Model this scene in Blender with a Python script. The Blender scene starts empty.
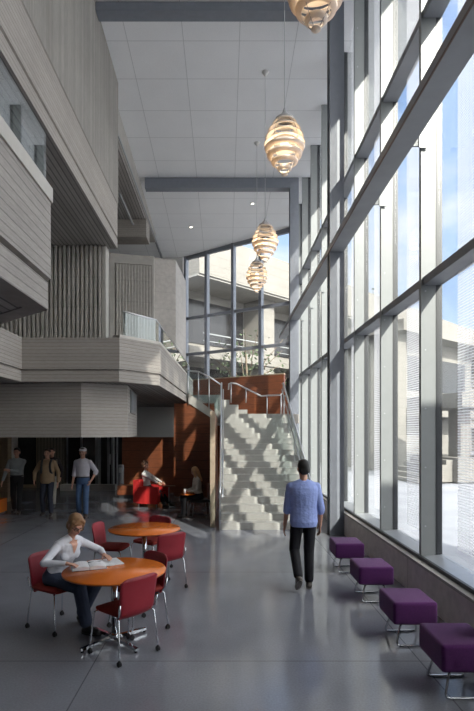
import bpy, bmesh, math, random
from mathutils import Vector, Matrix
random.seed(7)
PI = math.pi
SC = bpy.context.scene
COL = SC.collection
V = Vector

# ------------------------------------------------------------------ materials
def _nt(name):
    m = bpy.data.materials.new(name); m.use_nodes = True
    nt = m.node_tree
    return m, nt, nt.nodes, nt.links, nt.nodes['Principled BSDF']

def plain(name, col, rough=.5, metal=0, var=.0, vscale=8, bump=0, bscale=60, spec=None, stretch=None, emis=None, es=0, trans=0, sheen=0, coat=0):
    m, nt, N, L, b = _nt(name)
    b.inputs['Base Color'].default_value = (*col, 1)
    b.inputs['Roughness'].default_value = rough
    b.inputs['Metallic'].default_value = metal
    if spec is not None: b.inputs['Specular IOR Level'].default_value = spec
    if sheen: b.inputs['Sheen Weight'].default_value = sheen
    if coat: b.inputs['Coat Weight'].default_value = coat
    tc = N.new('ShaderNodeTexCoord'); mp = N.new('ShaderNodeMapping')
    L.new(tc.outputs['Object'], mp.inputs['Vector'])
    if stretch: mp.inputs['Scale'].default_value = stretch
    if var:
        n = N.new('ShaderNodeTexNoise'); n.inputs['Scale'].default_value = vscale; n.inputs['Detail'].default_value = 5
        L.new(mp.outputs[0], n.inputs['Vector'])
        r = N.new('ShaderNodeMapRange'); r.inputs['From Min'].default_value = .3; r.inputs['From Max'].default_value = .7
        r.inputs['To Min'].default_value = 1 - var; r.inputs['To Max'].default_value = 1 + var
        L.new(n.outputs[0], r.inputs['Value'])
        mx = N.new('ShaderNodeVectorMath'); mx.operation = 'SCALE'; mx.inputs[0].default_value = col
        L.new(r.outputs[0], mx.inputs['Scale']); L.new(mx.outputs[0], b.inputs['Base Color'])
    if bump:
        n2 = N.new('ShaderNodeTexNoise'); n2.inputs['Scale'].default_value = bscale
        L.new(mp.outputs[0], n2.inputs['Vector'])
        bp = N.new('ShaderNodeBump'); bp.inputs['Strength'].default_value = bump; bp.inputs['Distance'].default_value = .01
        L.new(n2.outputs[0], bp.inputs['Height']); L.new(bp.outputs[0], b.inputs['Normal'])
    if emis:
        b.inputs['Emission Color'].default_value = (*emis, 1); b.inputs['Emission Strength'].default_value = es
    return m

def math_n(N, L, op, a, b=None, c=None):
    n = N.new('ShaderNodeMath'); n.operation = op
    for i, v in enumerate((a, b, c)):
        if v is None: continue
        if isinstance(v, (int, float)): n.inputs[i].default_value = v
        else: L.new(v, n.inputs[i])
    return n.outputs[0]

def concrete(name, col, axis, pitch, line=.12, dark=.55, grain=(1, 1, 1), boardvar=.12, big=.1, offs=0, bumpd=.012):
    """board marked concrete: fine joints repeated along `axis` (0 x, 1 y, 2 z)"""
    m, nt, N, L, b = _nt(name)
    geo = N.new('ShaderNodeNewGeometry'); sep = N.new('ShaderNodeSeparateXYZ')
    L.new(geo.outputs['Position'], sep.inputs[0])
    q = math_n(N, L, 'ADD', math_n(N, L, 'DIVIDE', sep.outputs[axis], pitch), offs)
    fr = math_n(N, L, 'FRACT', q); fl = math_n(N, L, 'FLOOR', q)
    ln = math_n(N, L, 'LESS_THAN', fr, line)
    wn = N.new('ShaderNodeTexWhiteNoise'); wn.noise_dimensions = '1D'; L.new(fl, wn.inputs['W'])
    mp = N.new('ShaderNodeMapping'); mp.inputs['Scale'].default_value = grain; L.new(geo.outputs['Position'], mp.inputs[0])
    n1 = N.new('ShaderNodeTexNoise'); n1.inputs['Scale'].default_value = 9; n1.inputs['Detail'].default_value = 6; L.new(mp.outputs[0], n1.inputs['Vector'])
    n2 = N.new('ShaderNodeTexNoise'); n2.inputs['Scale'].default_value = .7; n2.inputs['Detail'].default_value = 4; L.new(geo.outputs['Position'], n2.inputs['Vector'])
    f = math_n(N, L, 'MULTIPLY_ADD', wn.outputs[0], boardvar, 1 - boardvar / 2)
    f = math_n(N, L, 'MULTIPLY', f, math_n(N, L, 'MULTIPLY_ADD', n1.outputs[0], .5, .75))
    f = math_n(N, L, 'MULTIPLY', f, math_n(N, L, 'MULTIPLY_ADD', n2.outputs[0], big * 4, 1 - big * 2))
    f = math_n(N, L, 'MULTIPLY', f, math_n(N, L, 'MULTIPLY_ADD', ln, dark - 1, 1))
    s = N.new('ShaderNodeVectorMath'); s.operation = 'SCALE'; s.inputs[0].default_value = col; L.new(f, s.inputs['Scale'])
    L.new(s.outputs[0], b.inputs['Base Color']); b.inputs['Roughness'].default_value = .85
    h = math_n(N, L, 'MULTIPLY_ADD', ln, -1, math_n(N, L, 'MULTIPLY_ADD', n1.outputs[0], .4, wn.outputs[0]))
    bp = N.new('ShaderNodeBump'); bp.inputs['Strength'].default_value = .6; bp.inputs['Distance'].default_value = bumpd
    L.new(h, bp.inputs['Height']); L.new(bp.outputs[0], b.inputs['Normal'])
    return m

def grid_mat(name, col, px, py, ox, oy, lw=.012, dark=.55, rough=.7, var=.04, speck=0, bump=0, rvar=False, spec=.5):
    m, nt, N, L, b = _nt(name)
    geo = N.new('ShaderNodeNewGeometry'); sep = N.new('ShaderNodeSeparateXYZ'); L.new(geo.outputs['Position'], sep.inputs[0])
    ls = []
    for ax, p, o in ((0, px, ox), (1, py, oy)):
        q = math_n(N, L, 'FRACT', math_n(N, L, 'DIVIDE', math_n(N, L, 'SUBTRACT', sep.outputs[ax], o - lw / 2), p))
        ls.append(math_n(N, L, 'LESS_THAN', q, lw / p))
    ln = math_n(N, L, 'MAXIMUM', ls[0], ls[1])
    n1 = N.new('ShaderNodeTexNoise'); n1.inputs['Scale'].default_value = 1.1; n1.inputs['Detail'].default_value = 7; L.new(geo.outputs['Position'], n1.inputs['Vector'])
    f = math_n(N, L, 'MULTIPLY_ADD', n1.outputs[0], var * 4, 1 - var * 2)
    if speck:
        n2 = N.new('ShaderNodeTexNoise'); n2.inputs['Scale'].default_value = 55; n2.inputs['Detail'].default_value = 2; L.new(geo.outputs['Position'], n2.inputs['Vector'])
        f = math_n(N, L, 'MULTIPLY', f, math_n(N, L, 'MULTIPLY_ADD', n2.outputs[0], speck * 2, 1 - speck))
    f = math_n(N, L, 'MULTIPLY', f, math_n(N, L, 'MULTIPLY_ADD', ln, dark - 1, 1))
    s = N.new('ShaderNodeVectorMath'); s.operation = 'SCALE'; s.inputs[0].default_value = col; L.new(f, s.inputs['Scale'])
    L.new(s.outputs[0], b.inputs['Base Color'])
    b.inputs['Specular IOR Level'].default_value = spec
    if rvar:
        L.new(math_n(N, L, 'MULTIPLY_ADD', n1.outputs[0], .22, rough - .11), b.inputs['Roughness'])
    else: b.inputs['Roughness'].default_value = rough
    if bump:
        n3 = N.new('ShaderNodeTexNoise'); n3.inputs['Scale'].default_value = 2.2; n3.inputs['Detail'].default_value = 3; L.new(geo.outputs['Position'], n3.inputs['Vector'])
        bp = N.new('ShaderNodeBump'); bp.inputs['Strength'].default_value = bump; bp.inputs['Distance'].default_value = .01
        L.new(n3.outputs[0], bp.inputs['Height']); L.new(bp.outputs[0], b.inputs['Normal'])
    return m

def wood(name, col, axis_scale=(1, 1, 12), rough=.35, board=.16, axis=2):
    m, nt, N, L, b = _nt(name)
    geo = N.new('ShaderNodeTexCoord'); mp = N.new('ShaderNodeMapping'); mp.inputs['Scale'].default_value = axis_scale
    L.new(geo.outputs['Object'], mp.inputs[0])
    n = N.new('ShaderNodeTexNoise'); n.inputs['Scale'].default_value = 3; n.inputs['Detail'].default_value = 8; L.new(mp.outputs[0], n.inputs['Vector'])
    f = math_n(N, L, 'MULTIPLY_ADD', n.outputs[0], 1.3, .35)
    if board:
        sep = N.new('ShaderNodeSeparateXYZ'); L.new(geo.outputs['Object'], sep.inputs[0])
        q = math_n(N, L, 'DIVIDE', sep.outputs[axis], board)
        f = math_n(N, L, 'MULTIPLY', f, math_n(N, L, 'MULTIPLY_ADD', math_n(N, L, 'LESS_THAN', math_n(N, L, 'FRACT', q), .05), -.5, 1))
    s = N.new('ShaderNodeVectorMath'); s.operation = 'SCALE'; s.inputs[0].default_value = col; L.new(f, s.inputs['Scale'])
    L.new(s.outputs[0], b.inputs['Base Color']); b.inputs['Roughness'].default_value = rough
    return m

MY0, MP = 6.93, 1.77        # first mullion seen, mullion pitch
def glass(name, tint=(.97, .985, .98), frit=False, refl=1.0, green=0):
    m, nt, N, L, b = _nt(name); N.remove(b)
    out = [n for n in N if n.type == 'OUTPUT_MATERIAL'][0]
    tr = N.new('ShaderNodeBsdfTransparent'); tr.inputs[0].default_value = (*tint, 1)
    gl = N.new('ShaderNodeBsdfGlossy'); gl.inputs['Roughness'].default_value = .0; gl.inputs[0].default_value = (1, 1, 1, 1)
    gg = N.new('ShaderNodeNewGeometry'); dt = N.new('ShaderNodeVectorMath'); dt.operation = 'DOT_PRODUCT'
    L.new(gg.outputs['Normal'], dt.inputs[0]); L.new(gg.outputs['Incoming'], dt.inputs[1])
    cs = math_n(N, L, 'SUBTRACT', 1, math_n(N, L, 'ABSOLUTE', dt.outputs['Value']))
    fr = math_n(N, L, 'MULTIPLY_ADD', math_n(N, L, 'POWER', cs, 5), .9, .04)
    mx = N.new('ShaderNodeMixShader')
    L.new(math_n(N, L, 'MULTIPLY', fr, refl), mx.inputs[0]); L.new(tr.outputs[0], mx.inputs[1]); L.new(gl.outputs[0], mx.inputs[2])
    res = mx.outputs[0]
    if frit:
        geo = N.new('ShaderNodeNewGeometry'); sep = N.new('ShaderNodeSeparateXYZ'); L.new(geo.outputs['Position'], sep.inputs[0])
        bay = math_n(N, L, 'FRACT', math_n(N, L, 'DIVIDE', math_n(N, L, 'SUBTRACT', sep.outputs[1], MY0 - 10 * MP), MP))
        inb = math_n(N, L, 'LESS_THAN', bay, .66)
        gy = math_n(N, L, 'LESS_THAN', math_n(N, L, 'FRACT', math_n(N, L, 'DIVIDE', math_n(N, L, 'ADD', sep.outputs[1], 50), .034)), .30)
        gz = math_n(N, L, 'LESS_THAN', math_n(N, L, 'FRACT', math_n(N, L, 'DIVIDE', math_n(N, L, 'ADD', sep.outputs[2], 50), .034)), .30)
        msk = math_n(N, L, 'MULTIPLY', math_n(N, L, 'MAXIMUM', gy, gz), inb)
        msk = math_n(N, L, 'MULTIPLY', msk, math_n(N, L, 'GREATER_THAN', sep.outputs[2], .72))
        df = N.new('ShaderNodeBsdfDiffuse'); df.inputs[0].default_value = (.66, .67, .69, 1)
        tl = N.new('ShaderNodeBsdfTranslucent'); tl.inputs[0].default_value = (.66, .67, .69, 1)
        m2 = N.new('ShaderNodeMixShader'); m2.inputs[0].default_value = .5
        L.new(df.outputs[0], m2.inputs[1]); L.new(tl.outputs[0], m2.inputs[2])
        m3 = N.new('ShaderNodeMixShader'); L.new(msk, m3.inputs[0]); L.new(res, m3.inputs[1]); L.new(m2.outputs[0], m3.inputs[2])
        res = m3.outputs[0]
    L.new(res, out.inputs[0])
    return m

def veneer(name, col, tw=.45):
    m, nt, N, L, b = _nt(name); N.remove(b)
    out = [n for n in N if n.type == 'OUTPUT_MATERIAL'][0]
    df = N.new('ShaderNodeBsdfDiffuse'); df.inputs[0].default_value = (*col, 1)
    tl = N.new('ShaderNodeBsdfTranslucent'); tl.inputs[0].default_value = (1, .84, .62, 1)
    mx = N.new('ShaderNodeMixShader'); mx.inputs[0].default_value = tw
    L.new(df.outputs[0], mx.inputs[1]); L.new(tl.outputs[0], mx.inputs[2]); L.new(mx.outputs[0], out.inputs[0])
    return m

M = {}
CC = (.355, .325, .295)
M['conc_h'] = concrete('board_marked_concrete', CC, 2, .07, line=.14, dark=.66, grain=(1, 1, 9))
M['conc_v'] = concrete('vertical_board_concrete', (.30, .28, .255), 1, .055, line=.25, dark=.7, grain=(6, 6, .8), boardvar=.2, big=.14)
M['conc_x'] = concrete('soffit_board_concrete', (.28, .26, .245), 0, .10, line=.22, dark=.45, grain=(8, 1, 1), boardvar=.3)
M['conc_plain'] = concrete('smooth_concrete', (.46, .43, .40), 2, .6, line=.015, dark=.7, grain=(1, 1, 1), boardvar=.05)
M['conc_rib'] = concrete('ribbed_concrete', (.44, .415, .385), 2, .75, line=.03, dark=.85, grain=(1, 1, 1), boardvar=.14, bumpd=.0002)
M['conc_kerb'] = concrete('kerb_concrete', (.62, .57, .55), 1, 3.54, line=.004, dark=.5, boardvar=.03)
M['conc_out'] = concrete('pale_exterior_concrete', (.19, .18, .163), 2, .5, line=.03, dark=.8, grain=(1, 1, 2), boardvar=.06)
M['conc_out_dark'] = plain('exterior_recess', (.30, .29, .27), .8, var=.1, vscale=1)
M['conc_frame'] = plain('concrete_edge', (.40, .38, .35), .8, var=.08, vscale=4, bump=.3)
M['floor'] = grid_mat('polished_concrete', (.225, .232, .262), 3.05, 3.1, -1.22, 4.88, lw=.012, dark=.5, rough=.15, var=.12, speck=.22, bump=.03, rvar=True, spec=.5)
M['ceiling'] = grid_mat('ceiling_tiles', (.84, .84, .845), 1.28, 1.17, .33, 11.88, lw=.016, dark=.7, rough=.9, var=.025, speck=.08)
M['steel'] = plain('grey_painted_steel', (.20, .215, .25), .42, .0, var=.05)
M['white_steel'] = plain('silver_painted_steel', (.215, .228, .232), .38, .0, var=.03)
M['beam_steel'] = plain('grey_beam_paint', (.24, .25, .27), .5, .0, var=.12, vscale=2)
M['dark_frame'] = plain('dark_glazing_gasket', (.03, .033, .038), .4)
M['sill'] = plain('aluminium_sill', (.42, .44, .47), .3, .5, var=.04)
M['chrome'] = plain('chrome', (.62, .64, .67), .12, 1.0)
M['stainless'] = plain('brushed_stainless', (.58, .59, .60), .28, 1.0)
M['glass'] = glass('clear_glass')
M['facade_glass'] = glass('fritted_glass', frit=True)
M['rail_glass'] = glass('railing_glass', (.88, .94, .94), refl=1.8)
M['cap'] = plain('pale_cap', (.52, .49, .44), .5, var=.05)
M['wood'] = wood('red_brown_wood', (.19, .062, .028), (1.5, 1.5, 14), .3, .3, 2)
M['wood_edge'] = plain('pale_wood_edge', (.42, .33, .24), .5, var=.1)
M['orange'] = plain('orange_laminate', (.80, .20, .030), .16, var=.06, vscale=3, spec=.6)
M['edge'] = plain('table_edge', (.36, .09, .02), .35)
M['red_shell'] = plain('red_plastic_shell', (.27, .014, .026), .5, var=.03, spec=.5)
M['red_seat'] = plain('rust_red_upholstery', (.26, .022, .016), .85, var=.08, vscale=30, bump=.3, bscale=300)
M['caster'] = plain('black_rubber', (.012, .012, .013), .45)
M['purple'] = plain('purple_wool', (.095, .012, .115), .95, var=.12, vscale=60, bump=.4, bscale=400, sheen=.15)
M['armchair'] = plain('bright_red_upholstery', (.55, .02, .02), .8, var=.06, bump=.2, bscale=200)
M['veneer'] = veneer('pale_veneer', (.80, .77, .73), .22)
M['lamp_cap'] = plain('grey_lamp_cap', (.42, .42, .43), .5)
M['cord'] = plain('grey_cord', (.45, .45, .45), .5)
M['bulb'] = plain('lamp_bulb', (1, .8, .5), .5, emis=(1, .72, .42), es=2.2)
M['downlight'] = plain('downlight_lens', (1, 1, 1), .5, emis=(1, .93, .8), es=6)
M['white'] = plain('white_paint', (.62, .61, .58), .7)
M['paper'] = plain('paper', (.78, .78, .80), .7, var=.05, vscale=40)
M['black'] = plain('black_plastic', (.02, .02, .022), .4)
M['darkdoor'] = plain('dark_door_glass', (.018, .018, .02), .15)
M['tread'] = grid_mat('terrazzo_tread', (.36, .355, .335), 50, 50, 20, 30, rough=.6, var=.06, speck=.25)
M['panel'] = concrete('ribbed_wall_panel', (.20, .175, .135), 0, .12, line=.3, dark=.5, grain=(4, 1, 1))
M['tan'] = concrete('tan_boarded_wall', (.26, .19, .12), 2, .15, line=.08, dark=.7, grain=(1, 1, 6))
M['snow'] = plain('snow', (.27, .28, .31), .8, var=.16, vscale=.6, bump=1.0, bscale=1.6)
M['needles'] = plain('evergreen_needles', (.05, .09, .045), .8, var=.4, vscale=3)
M['leaf'] = plain('green_leaves', (.045, .07, .03), .8, var=.4, vscale=3)
M['bark'] = plain('bark', (.12, .09, .06), .9)
M['skin'] = plain('skin', (.55, .30, .21), .5, var=.04)
M['lip'] = plain('lips', (.45, .13, .12), .45)
M['eye'] = plain('eye', (.03, .02, .02), .2)
def cloth(name, col, b=.35): return plain(name, col, .85, var=.08, vscale=12, bump=b, bscale=22)

# ------------------------------------------------------------------ mesh builder
class MB:
    def __init__(s): s.bm = bmesh.new(); s.mi = 0
    def _f(s, vs, smooth=False, mi=None):
        try: f = s.bm.faces.new(vs)
        except ValueError: return None
        f.smooth = smooth; f.material_index = s.mi if mi is None else mi
        return f
    def box(s, x0, x1, y0, y1, z0, z1):
        v = [s.bm.verts.new(p) for p in ((x0,y0,z0),(x1,y0,z0),(x1,y1,z0),(x0,y1,z0),(x0,y0,z1),(x1,y0,z1),(x1,y1,z1),(x0,y1,z1))]
        for q in ((0,3,2,1),(4,5,6,7),(0,1,5,4),(1,2,6,5),(2,3,7,6),(3,0,4,7)): s._f([v[i] for i in q])
        return s
    def prism(s, pts, z0, z1, capmi=None, sidemi=None):
        """pts CCW; z0,z1 numbers or functions of (x,y)"""
        a = [s.bm.verts.new((p[0], p[1], z0(p[0], p[1]) if callable(z0) else z0)) for p in pts]
        b = [s.bm.verts.new((p[0], p[1], z1(p[0], p[1]) if callable(z1) else z1)) for p in pts]
        s._f(a[::-1], mi=capmi); s._f(b, mi=capmi)
        n = len(pts)
        for i in range(n): s._f((a[i], a[(i+1)%n], b[(i+1)%n], b[i]), mi=sidemi)
        return s
    def obox(s, p, q, w, z0, z1, side=0):
        """upright box along segment p-q; side -1/0/1 puts thickness w right/centred/left"""
        p = V((p[0], p[1])); q = V((q[0], q[1])); d = (q-p).normalized(); n = V((-d.y, d.x))
        lo, hi = {0: (-w/2, w/2), 1: (0, w), -1: (-w, 0)}[side]
        z0b = z0; 
        pts = [p+n*lo, q+n*lo, q+n*hi, p+n*hi]
        return s.prism(pts, z0, z1)
    def rings(s, rings, close=True, cap=True, smooth=True):
        vs = [[s.bm.verts.new(p) for p in r] for r in rings]
        n = len(vs[0])
        for a, b in zip(vs[:-1], vs[1:]):
            for i in range(n if close else n-1):
                s._f((a[i], a[(i+1)%n], b[(i+1)%n], b[i]), smooth)
        if cap:
            s._f(vs[0][::-1]); s._f(vs[-1])
        return s
    def tube(s, pts, r, n=10, cap=True, smooth=True, rf=None):
        pts = [V(p) for p in pts]; m = len(pts)
        rs = r if isinstance(r, (list, tuple)) else [r]*m
        out = []; up = None
        for i, p in enumerate(pts):
            t = (pts[min(i+1, m-1)] - pts[max(i-1, 0)]).normalized()
            if up is None:
                up = V((0,0,1)) if abs(t.z) < .9 else V((0,1,0))
            x = t.cross(up).normalized(); up = x.cross(t).normalized()
            out.append([p + (x*math.cos(2*PI*k/n) + up*math.sin(2*PI*k/n))*rs[i] for k in range(n)])
        return s.rings(out, True, cap, smooth)
    def capsule(s, a, b, ra, rb, n=12):
        a = V(a); b = V(b); d = (b-a)
        if d.length < 1e-5: d = V((0,0,1e-4))
        t = d.normalized(); pts = []; rs = []
        for k in (80, 60, 35, 12): pts.append(a - t*ra*math.sin(math.radians(k))); rs.append(ra*math.cos(math.radians(k)))
        for k in (12, 35, 60, 80): pts.append(b + t*rb*math.sin(math.radians(k))); rs.append(rb*math.cos(math.radians(k)))
        return s.tube(pts, rs, n)
    def ell(s, c, r, n=16, m=10, rot=None):
        c = V(c); R = rot or Matrix.Identity(3)
        out = []
        for j in range(1, m):
            a = PI*j/m - PI/2
            out.append([c + R @ V((r[0]*math.cos(a)*math.cos(2*PI*k/n), r[1]*math.cos(a)*math.sin(2*PI*k/n), r[2]*math.sin(a))) for k in range(n)])
        return s.rings(out)
    def loft(s, secs, n=20):
        """secs: (centre, rx, ry, right, fwd)"""
        return s.rings([[V(c) + x*(rx*math.cos(2*PI*k/n)) + y*(ry*math.sin(2*PI*k/n)) for k in range(n)] for c, rx, ry, x, y in secs])
    def lathe(s, prof, c=(0,0,0), n=32, cap=False, smooth=True):
        c = V(c)
        return s.rings([[c + V((r*math.cos(2*PI*k/n), r*math.sin(2*PI*k/n), z)) for k in range(n)] for r, z in prof], True, cap, smooth)
    def closed_lathe(s, prof, c=(0,0,0), n=32, smooth=True):
        c = V(c); vs = [[s.bm.verts.new(c + V((r*math.cos(2*PI*k/n), r*math.sin(2*PI*k/n), z))) for k in range(n)] for r, z in prof]
        m = len(vs)
        for j in range(m):
            a, b = vs[j], vs[(j+1)%m]
            for i in range(n): s._f((a[i], a[(i+1)%n], b[(i+1)%n], b[i]), smooth)
        return s
    def sweep(s, path, prof, closed=False):
        """profile [(inward offset, z)] swept along plan path with mitres; inward = left of travel"""
        P = [V((p[0], p[1])) for p in path]; n = len(P); out = []
        for i in range(n):
            d0 = (P[i]-P[i-1]).normalized() if i > 0 else (P[1]-P[0]).normalized()
            d1 = (P[i+1]-P[i]).normalized() if i < n-1 else d0
            n0 = V((-d0.y, d0.x)); n1 = V((-d1.y, d1.x)); mt = (n0+n1).normalized(); k = 1/max(.3, mt.dot(n0))
            out.append([V((P[i].x + mt.x*o*k, P[i].y + mt.y*o*k, z)) for o, z in prof])
        return s.rings(out, True, True, False)
    def xform(s, mat):
        bmesh.ops.transform(s.bm, matrix=mat, verts=s.bm.verts); return s
    def mesh(s, name, mats, bevel=0, seg=2):
        if bevel:
            es = [e for e in s.bm.edges if len(e.link_faces) == 2 and e.calc_face_angle(0) > .6]
            bmesh.ops.bevel(s.bm, geom=es, offset=bevel, segments=seg, affect='EDGES', profile=.5)
        bmesh.ops.recalc_face_normals(s.bm, faces=s.bm.faces)
        me = bpy.data.meshes.new(name); s.bm.to_mesh(me); s.bm.free()
        for m in (mats if isinstance(mats, (list, tuple)) else [mats]): me.materials.append(m)
        return me
    def build(s, name, mats, parent=None, bevel=0, seg=2, loc=None, smooth=False):
        me = s.mesh(name, mats, bevel, seg)
        if smooth:
            for p in me.polygons: p.use_smooth = True
        o = bpy.data.objects.new(name, me); COL.objects.link(o)
        if parent: o.parent = parent
        if loc: o.location = loc
        return o

def tag(o, label=None, cat=None, group=None, kind=None):
    if label: o['label'] = label
    if cat: o['category'] = cat
    if group: o['group'] = group
    if kind: o['kind'] = kind
    return o
def struct(o): return tag(o, kind='structure')
def thing(name, label, cat, loc=(0,0,0), rz=0, group=None):
    o = bpy.data.objects.new(name, None); COL.objects.link(o); o.empty_display_size = .1
    o.location = loc; o.rotation_euler = (0,0,rz)
    return tag(o, label, cat, group)
KIDS = {}
def children(o): return [c for c in COL.objects if c.parent == o]
def dup(o, parent=None):
    c = o.copy(); COL.objects.link(c)
    if parent: c.parent = parent
    for ch in children(o):
        if ch != c: dup(ch, c)
    return c
def yaw(fx, fy): return math.atan2(-fx, fy)

# ------------------------------------------------------------------ camera
F, HC = 520., 2.15
cam = bpy.data.cameras.new('camera'); co = bpy.data.objects.new('camera', cam); COL.objects.link(co)
co.location = (0, 0, HC); co.rotation_euler = (PI/2, 0, 0)
cam.sensor_fit = 'VERTICAL'; cam.sensor_height = 36; cam.lens = 36*F/711
cam.shift_x = 12/711; cam.shift_y = 76.5/711; cam.clip_end = 400
SC.camera = co
def X(px, Y): return (px-225)*Y/F
def Z(py, Y): return HC + (432-py)*Y/F

# ------------------------------------------------------------------ shell
G0, G1 = V((-1.87, 24.3)), V((2.83, 21.15))           # back glass wall plan line
gd = (G1-G0).normalized(); gn = V((gd.y, -gd.x))     # gn points to camera
def ceil(x, y): return 11.15 - .063*(y-10.85)
XG = 2.83
struct(MB().box(-8, XG+.1, -3, 24.6, -.3, 0).build('floor', M['floor']))
# ceiling follows the oblique glass wall
pts = [(-8, -3), (XG+1.5, -3), (XG+1.5, 20.2), (XG, 21.15), (G0.x, G0.y), (-8, 24.3)]
struct(MB().prism(pts, lambda x, y: ceil(x, y), lambda x, y: ceil(x, y)+.5).build('ceiling', M['ceiling']))
struct(MB().box(-8.3, -8, -3, 24.5, -.3, 12.4).build('wall_left', M['conc_plain']))
struct(MB().box(-8.3, XG, -3.3, -3, -.3, 12.4).build('wall_front', M['conc_plain']))
struct(MB().box(-8, G0.x-.1, 24.3, 24.5, 0, 11).build('wall_back', M['white']))

# ---- upper concrete storey (third floor) on the left
a = -2.71
b = MB(); b.box(-8, a, -3, 13.2, 7.92, 11.9)
for f in b.bm.faces: f.material_index = 0
struct(b.build('wall_upper', M['conc_v']))
b = MB()
# band with a groove at floor level: swept profile along the edge
b.sweep([(a, -3), (a, 13.2)], [(0, 7.92), (.02, 7.90), (.02, 7.11), (.07, 7.09), (.07, 7.06), (.02, 7.04), (.02, 6.8), (5.2, 6.8), (5.2, 7.92)])
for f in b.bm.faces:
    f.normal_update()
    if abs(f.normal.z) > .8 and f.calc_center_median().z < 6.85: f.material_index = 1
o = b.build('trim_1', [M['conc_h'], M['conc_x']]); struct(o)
# slab edge and cross beam beyond it
b = MB(); b.box(-8, -2.9, 13.25, 21.8, 10.1, 11.6); b.mi = 1
struct(b.build('trim_2', [M['conc_frame']]))
b = MB(); b.box(-8, -2.92, 19.3, 20.1, 9.4, 10.1)
struct(b.build('trim_3', M['conc_h']))
b = MB(); b.box(-2.96, -2.88, 13.25, 24.2, 10.15, 10.24)
struct(b.build('trim_4', M['white_steel']))
# soffit strips under trim_2
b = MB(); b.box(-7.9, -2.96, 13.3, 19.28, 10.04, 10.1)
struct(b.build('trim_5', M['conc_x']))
hr = thing('handrail', 'short pale handrail bar beyond the end of the upper concrete block', 'handrail', (-2.69, 14.2, 7.92))
MB().tube([(0, -.95, .3), (0, 1.0, .3)], .03).build('rail', M['white_steel'], hr)

def ribbed(name, p, q, z0, z1, pitch=.112, dep=.05, mat='conc_rib', back=.3, kind=True):
    p = V(p); q = V(q); d = (q-p).normalized(); n = V((d.y, -d.x)); Lg = (q-p).length
    k = max(1, round(Lg/pitch)); pt = Lg/k; pts = []
    for i in range(k):
        s = i*pt
        for t, o in ((0, 0), (.18, 0), (.27, 1), (.73, 1), (.82, 0)):
            w = p + d*(s+t*pt) + n*dep*o; pts.append((w.x, w.y))
    pts.append((q.x, q.y)); w = q - n*back; pts.append((w.x, w.y)); w = p - n*back; pts.append((w.x, w.y))
    return struct(MB().prism(pts, z0, z1).build(name, M[mat]))
ribbed('wall_ribbed', (-5.7, 13.0), (-3.06, 13.0), 3.39, 6.79, pitch=.112, dep=.075)
struct(MB().box(-3.06, -2.97, 12.95, 13.3, 3.39, 6.79).build('trim_7', M['conc_frame']))
# further concrete stair tower on the balcony
ZT = 8.43
pA, pB, pC, pD = (-4.05, 18.25), (-2.54, 18.6), (-1.8, 19.0), (-1.63, 21.6)
ribbed('wall_tower', (-3.85, 18.30), (-2.64, 18.58), 3.39, ZT-.35, pitch=.105, dep=.045, back=.15)
b = MB(); b.prism([(-4.05, 18.25+.17), (-2.54, 18.6+.1), pC, pD, (-1.9, 23.9), (-4.05, 23.9)], 3.39, ZT)
struct(b.build('trim_8', M['conc_plain']))
b = MB(); b.prism([pA, (-2.54, 18.58), (-2.54, 18.7), (-4.05, 18.42)], ZT-.33, ZT); b.prism([pA, (-3.87, 18.29), (-3.87, 18.5), (-4.05, 18.42)], 3.39, ZT-.33)
b.prism([(-2.62, 18.56), (-2.54, 18.58), (-2.54, 18.8), (-2.62, 18.8)], 3.39, ZT-.33)
struct(b.build('trim_9', M['conc_frame']))

# ---- second floor balcony: slab, parapets, glass
path = [(-1.43, -2.95), (-1.43, 4.27), (-2.1, 4.86), (-4.0, 6.53), (-4.04, 10.34), (-2.1, 10.34), (-1.4, 11.2), (-1.21, 19.7)]
inner = []
b = MB(); b.sweep(path, [(.02, 3.15), (.02, 3.372), (.05, 3.377), (.05, 3.40), (0, 3.405), (0, 4.03), (.2, 4.03), (.2, 3.15)])
struct(b.build('balcony_parapet', [M['conc_h']]))
sl = [(-1.60, -2.95), (-1.60, 4.2), (-2.2, 4.72), (-4.17, 6.45), (-4.21, 10.51), (-2.18, 10.51), (-1.57, 11.27), (-1.38, 19.7), (-1.38, 24), (-7.99, 24), (-7.99, -2.95)]
b = MB(); b.prism(sl, 3.16, 3.39)
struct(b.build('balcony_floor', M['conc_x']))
def sub(path, i, j): return path[i:j+1]
b = MB(); b.sweep(sub(path, 0, 2), [(-.015, 4.032), (-.015, 4.15), (.22, 4.15), (.22, 4.032)])
struct(b.build('trim_10', M['cap']))
b = MB(); b.sweep(sub(path, 5, 7), [(-.01, 4.032), (-.01, 4.09), (.21, 4.09), (.21, 4.032)])
struct(b.build('trim_11', M['cap']))
def glass_rail(name, label, pts, z0, z1, gaps=.015, railr=None, posts=None, off=.07):
    t = thing(name, label, 'glass railing', (pts[0][0], pts[0][1], z0))
    o0 = V((pts[0][0], pts[0][1], z0))
    for i in range(len(pts)-1):
        p, q = V(pts[i]), V(pts[i+1]); d = (q-p); Lg = d.length; d.normalize()
        k = max(1, round(Lg/1.5)); 
        for j in range(k):
            u, v = p + d*(Lg*j/k+gaps), p + d*(Lg*(j+1)/k-gaps)
            MB().obox(u-o0.xy, v-o0.xy, .016, 0, z1-z0).build('glass_panel', M['rail_glass'], t)
    if railr:
        MB().tube([V((p[0], p[1], z1+railr*.6))-o0 for p in pts], railr).build('top_rail', M['stainless'], t)
    return t
glass_rail('glass_balustrade', 'glass balustrade on the nearest boarded concrete balcony at upper left', [(-1.455, -2.5), (-1.455, 4.22)], 4.15, 4.56)
glass_rail('glass_balustrade', 'glass balustrade along the far balcony leading to the stair', [(-2.05, 10.42), (-1.49, 11.22), (-1.31, 19.2)], 4.09, 4.56, railr=.018)

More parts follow.
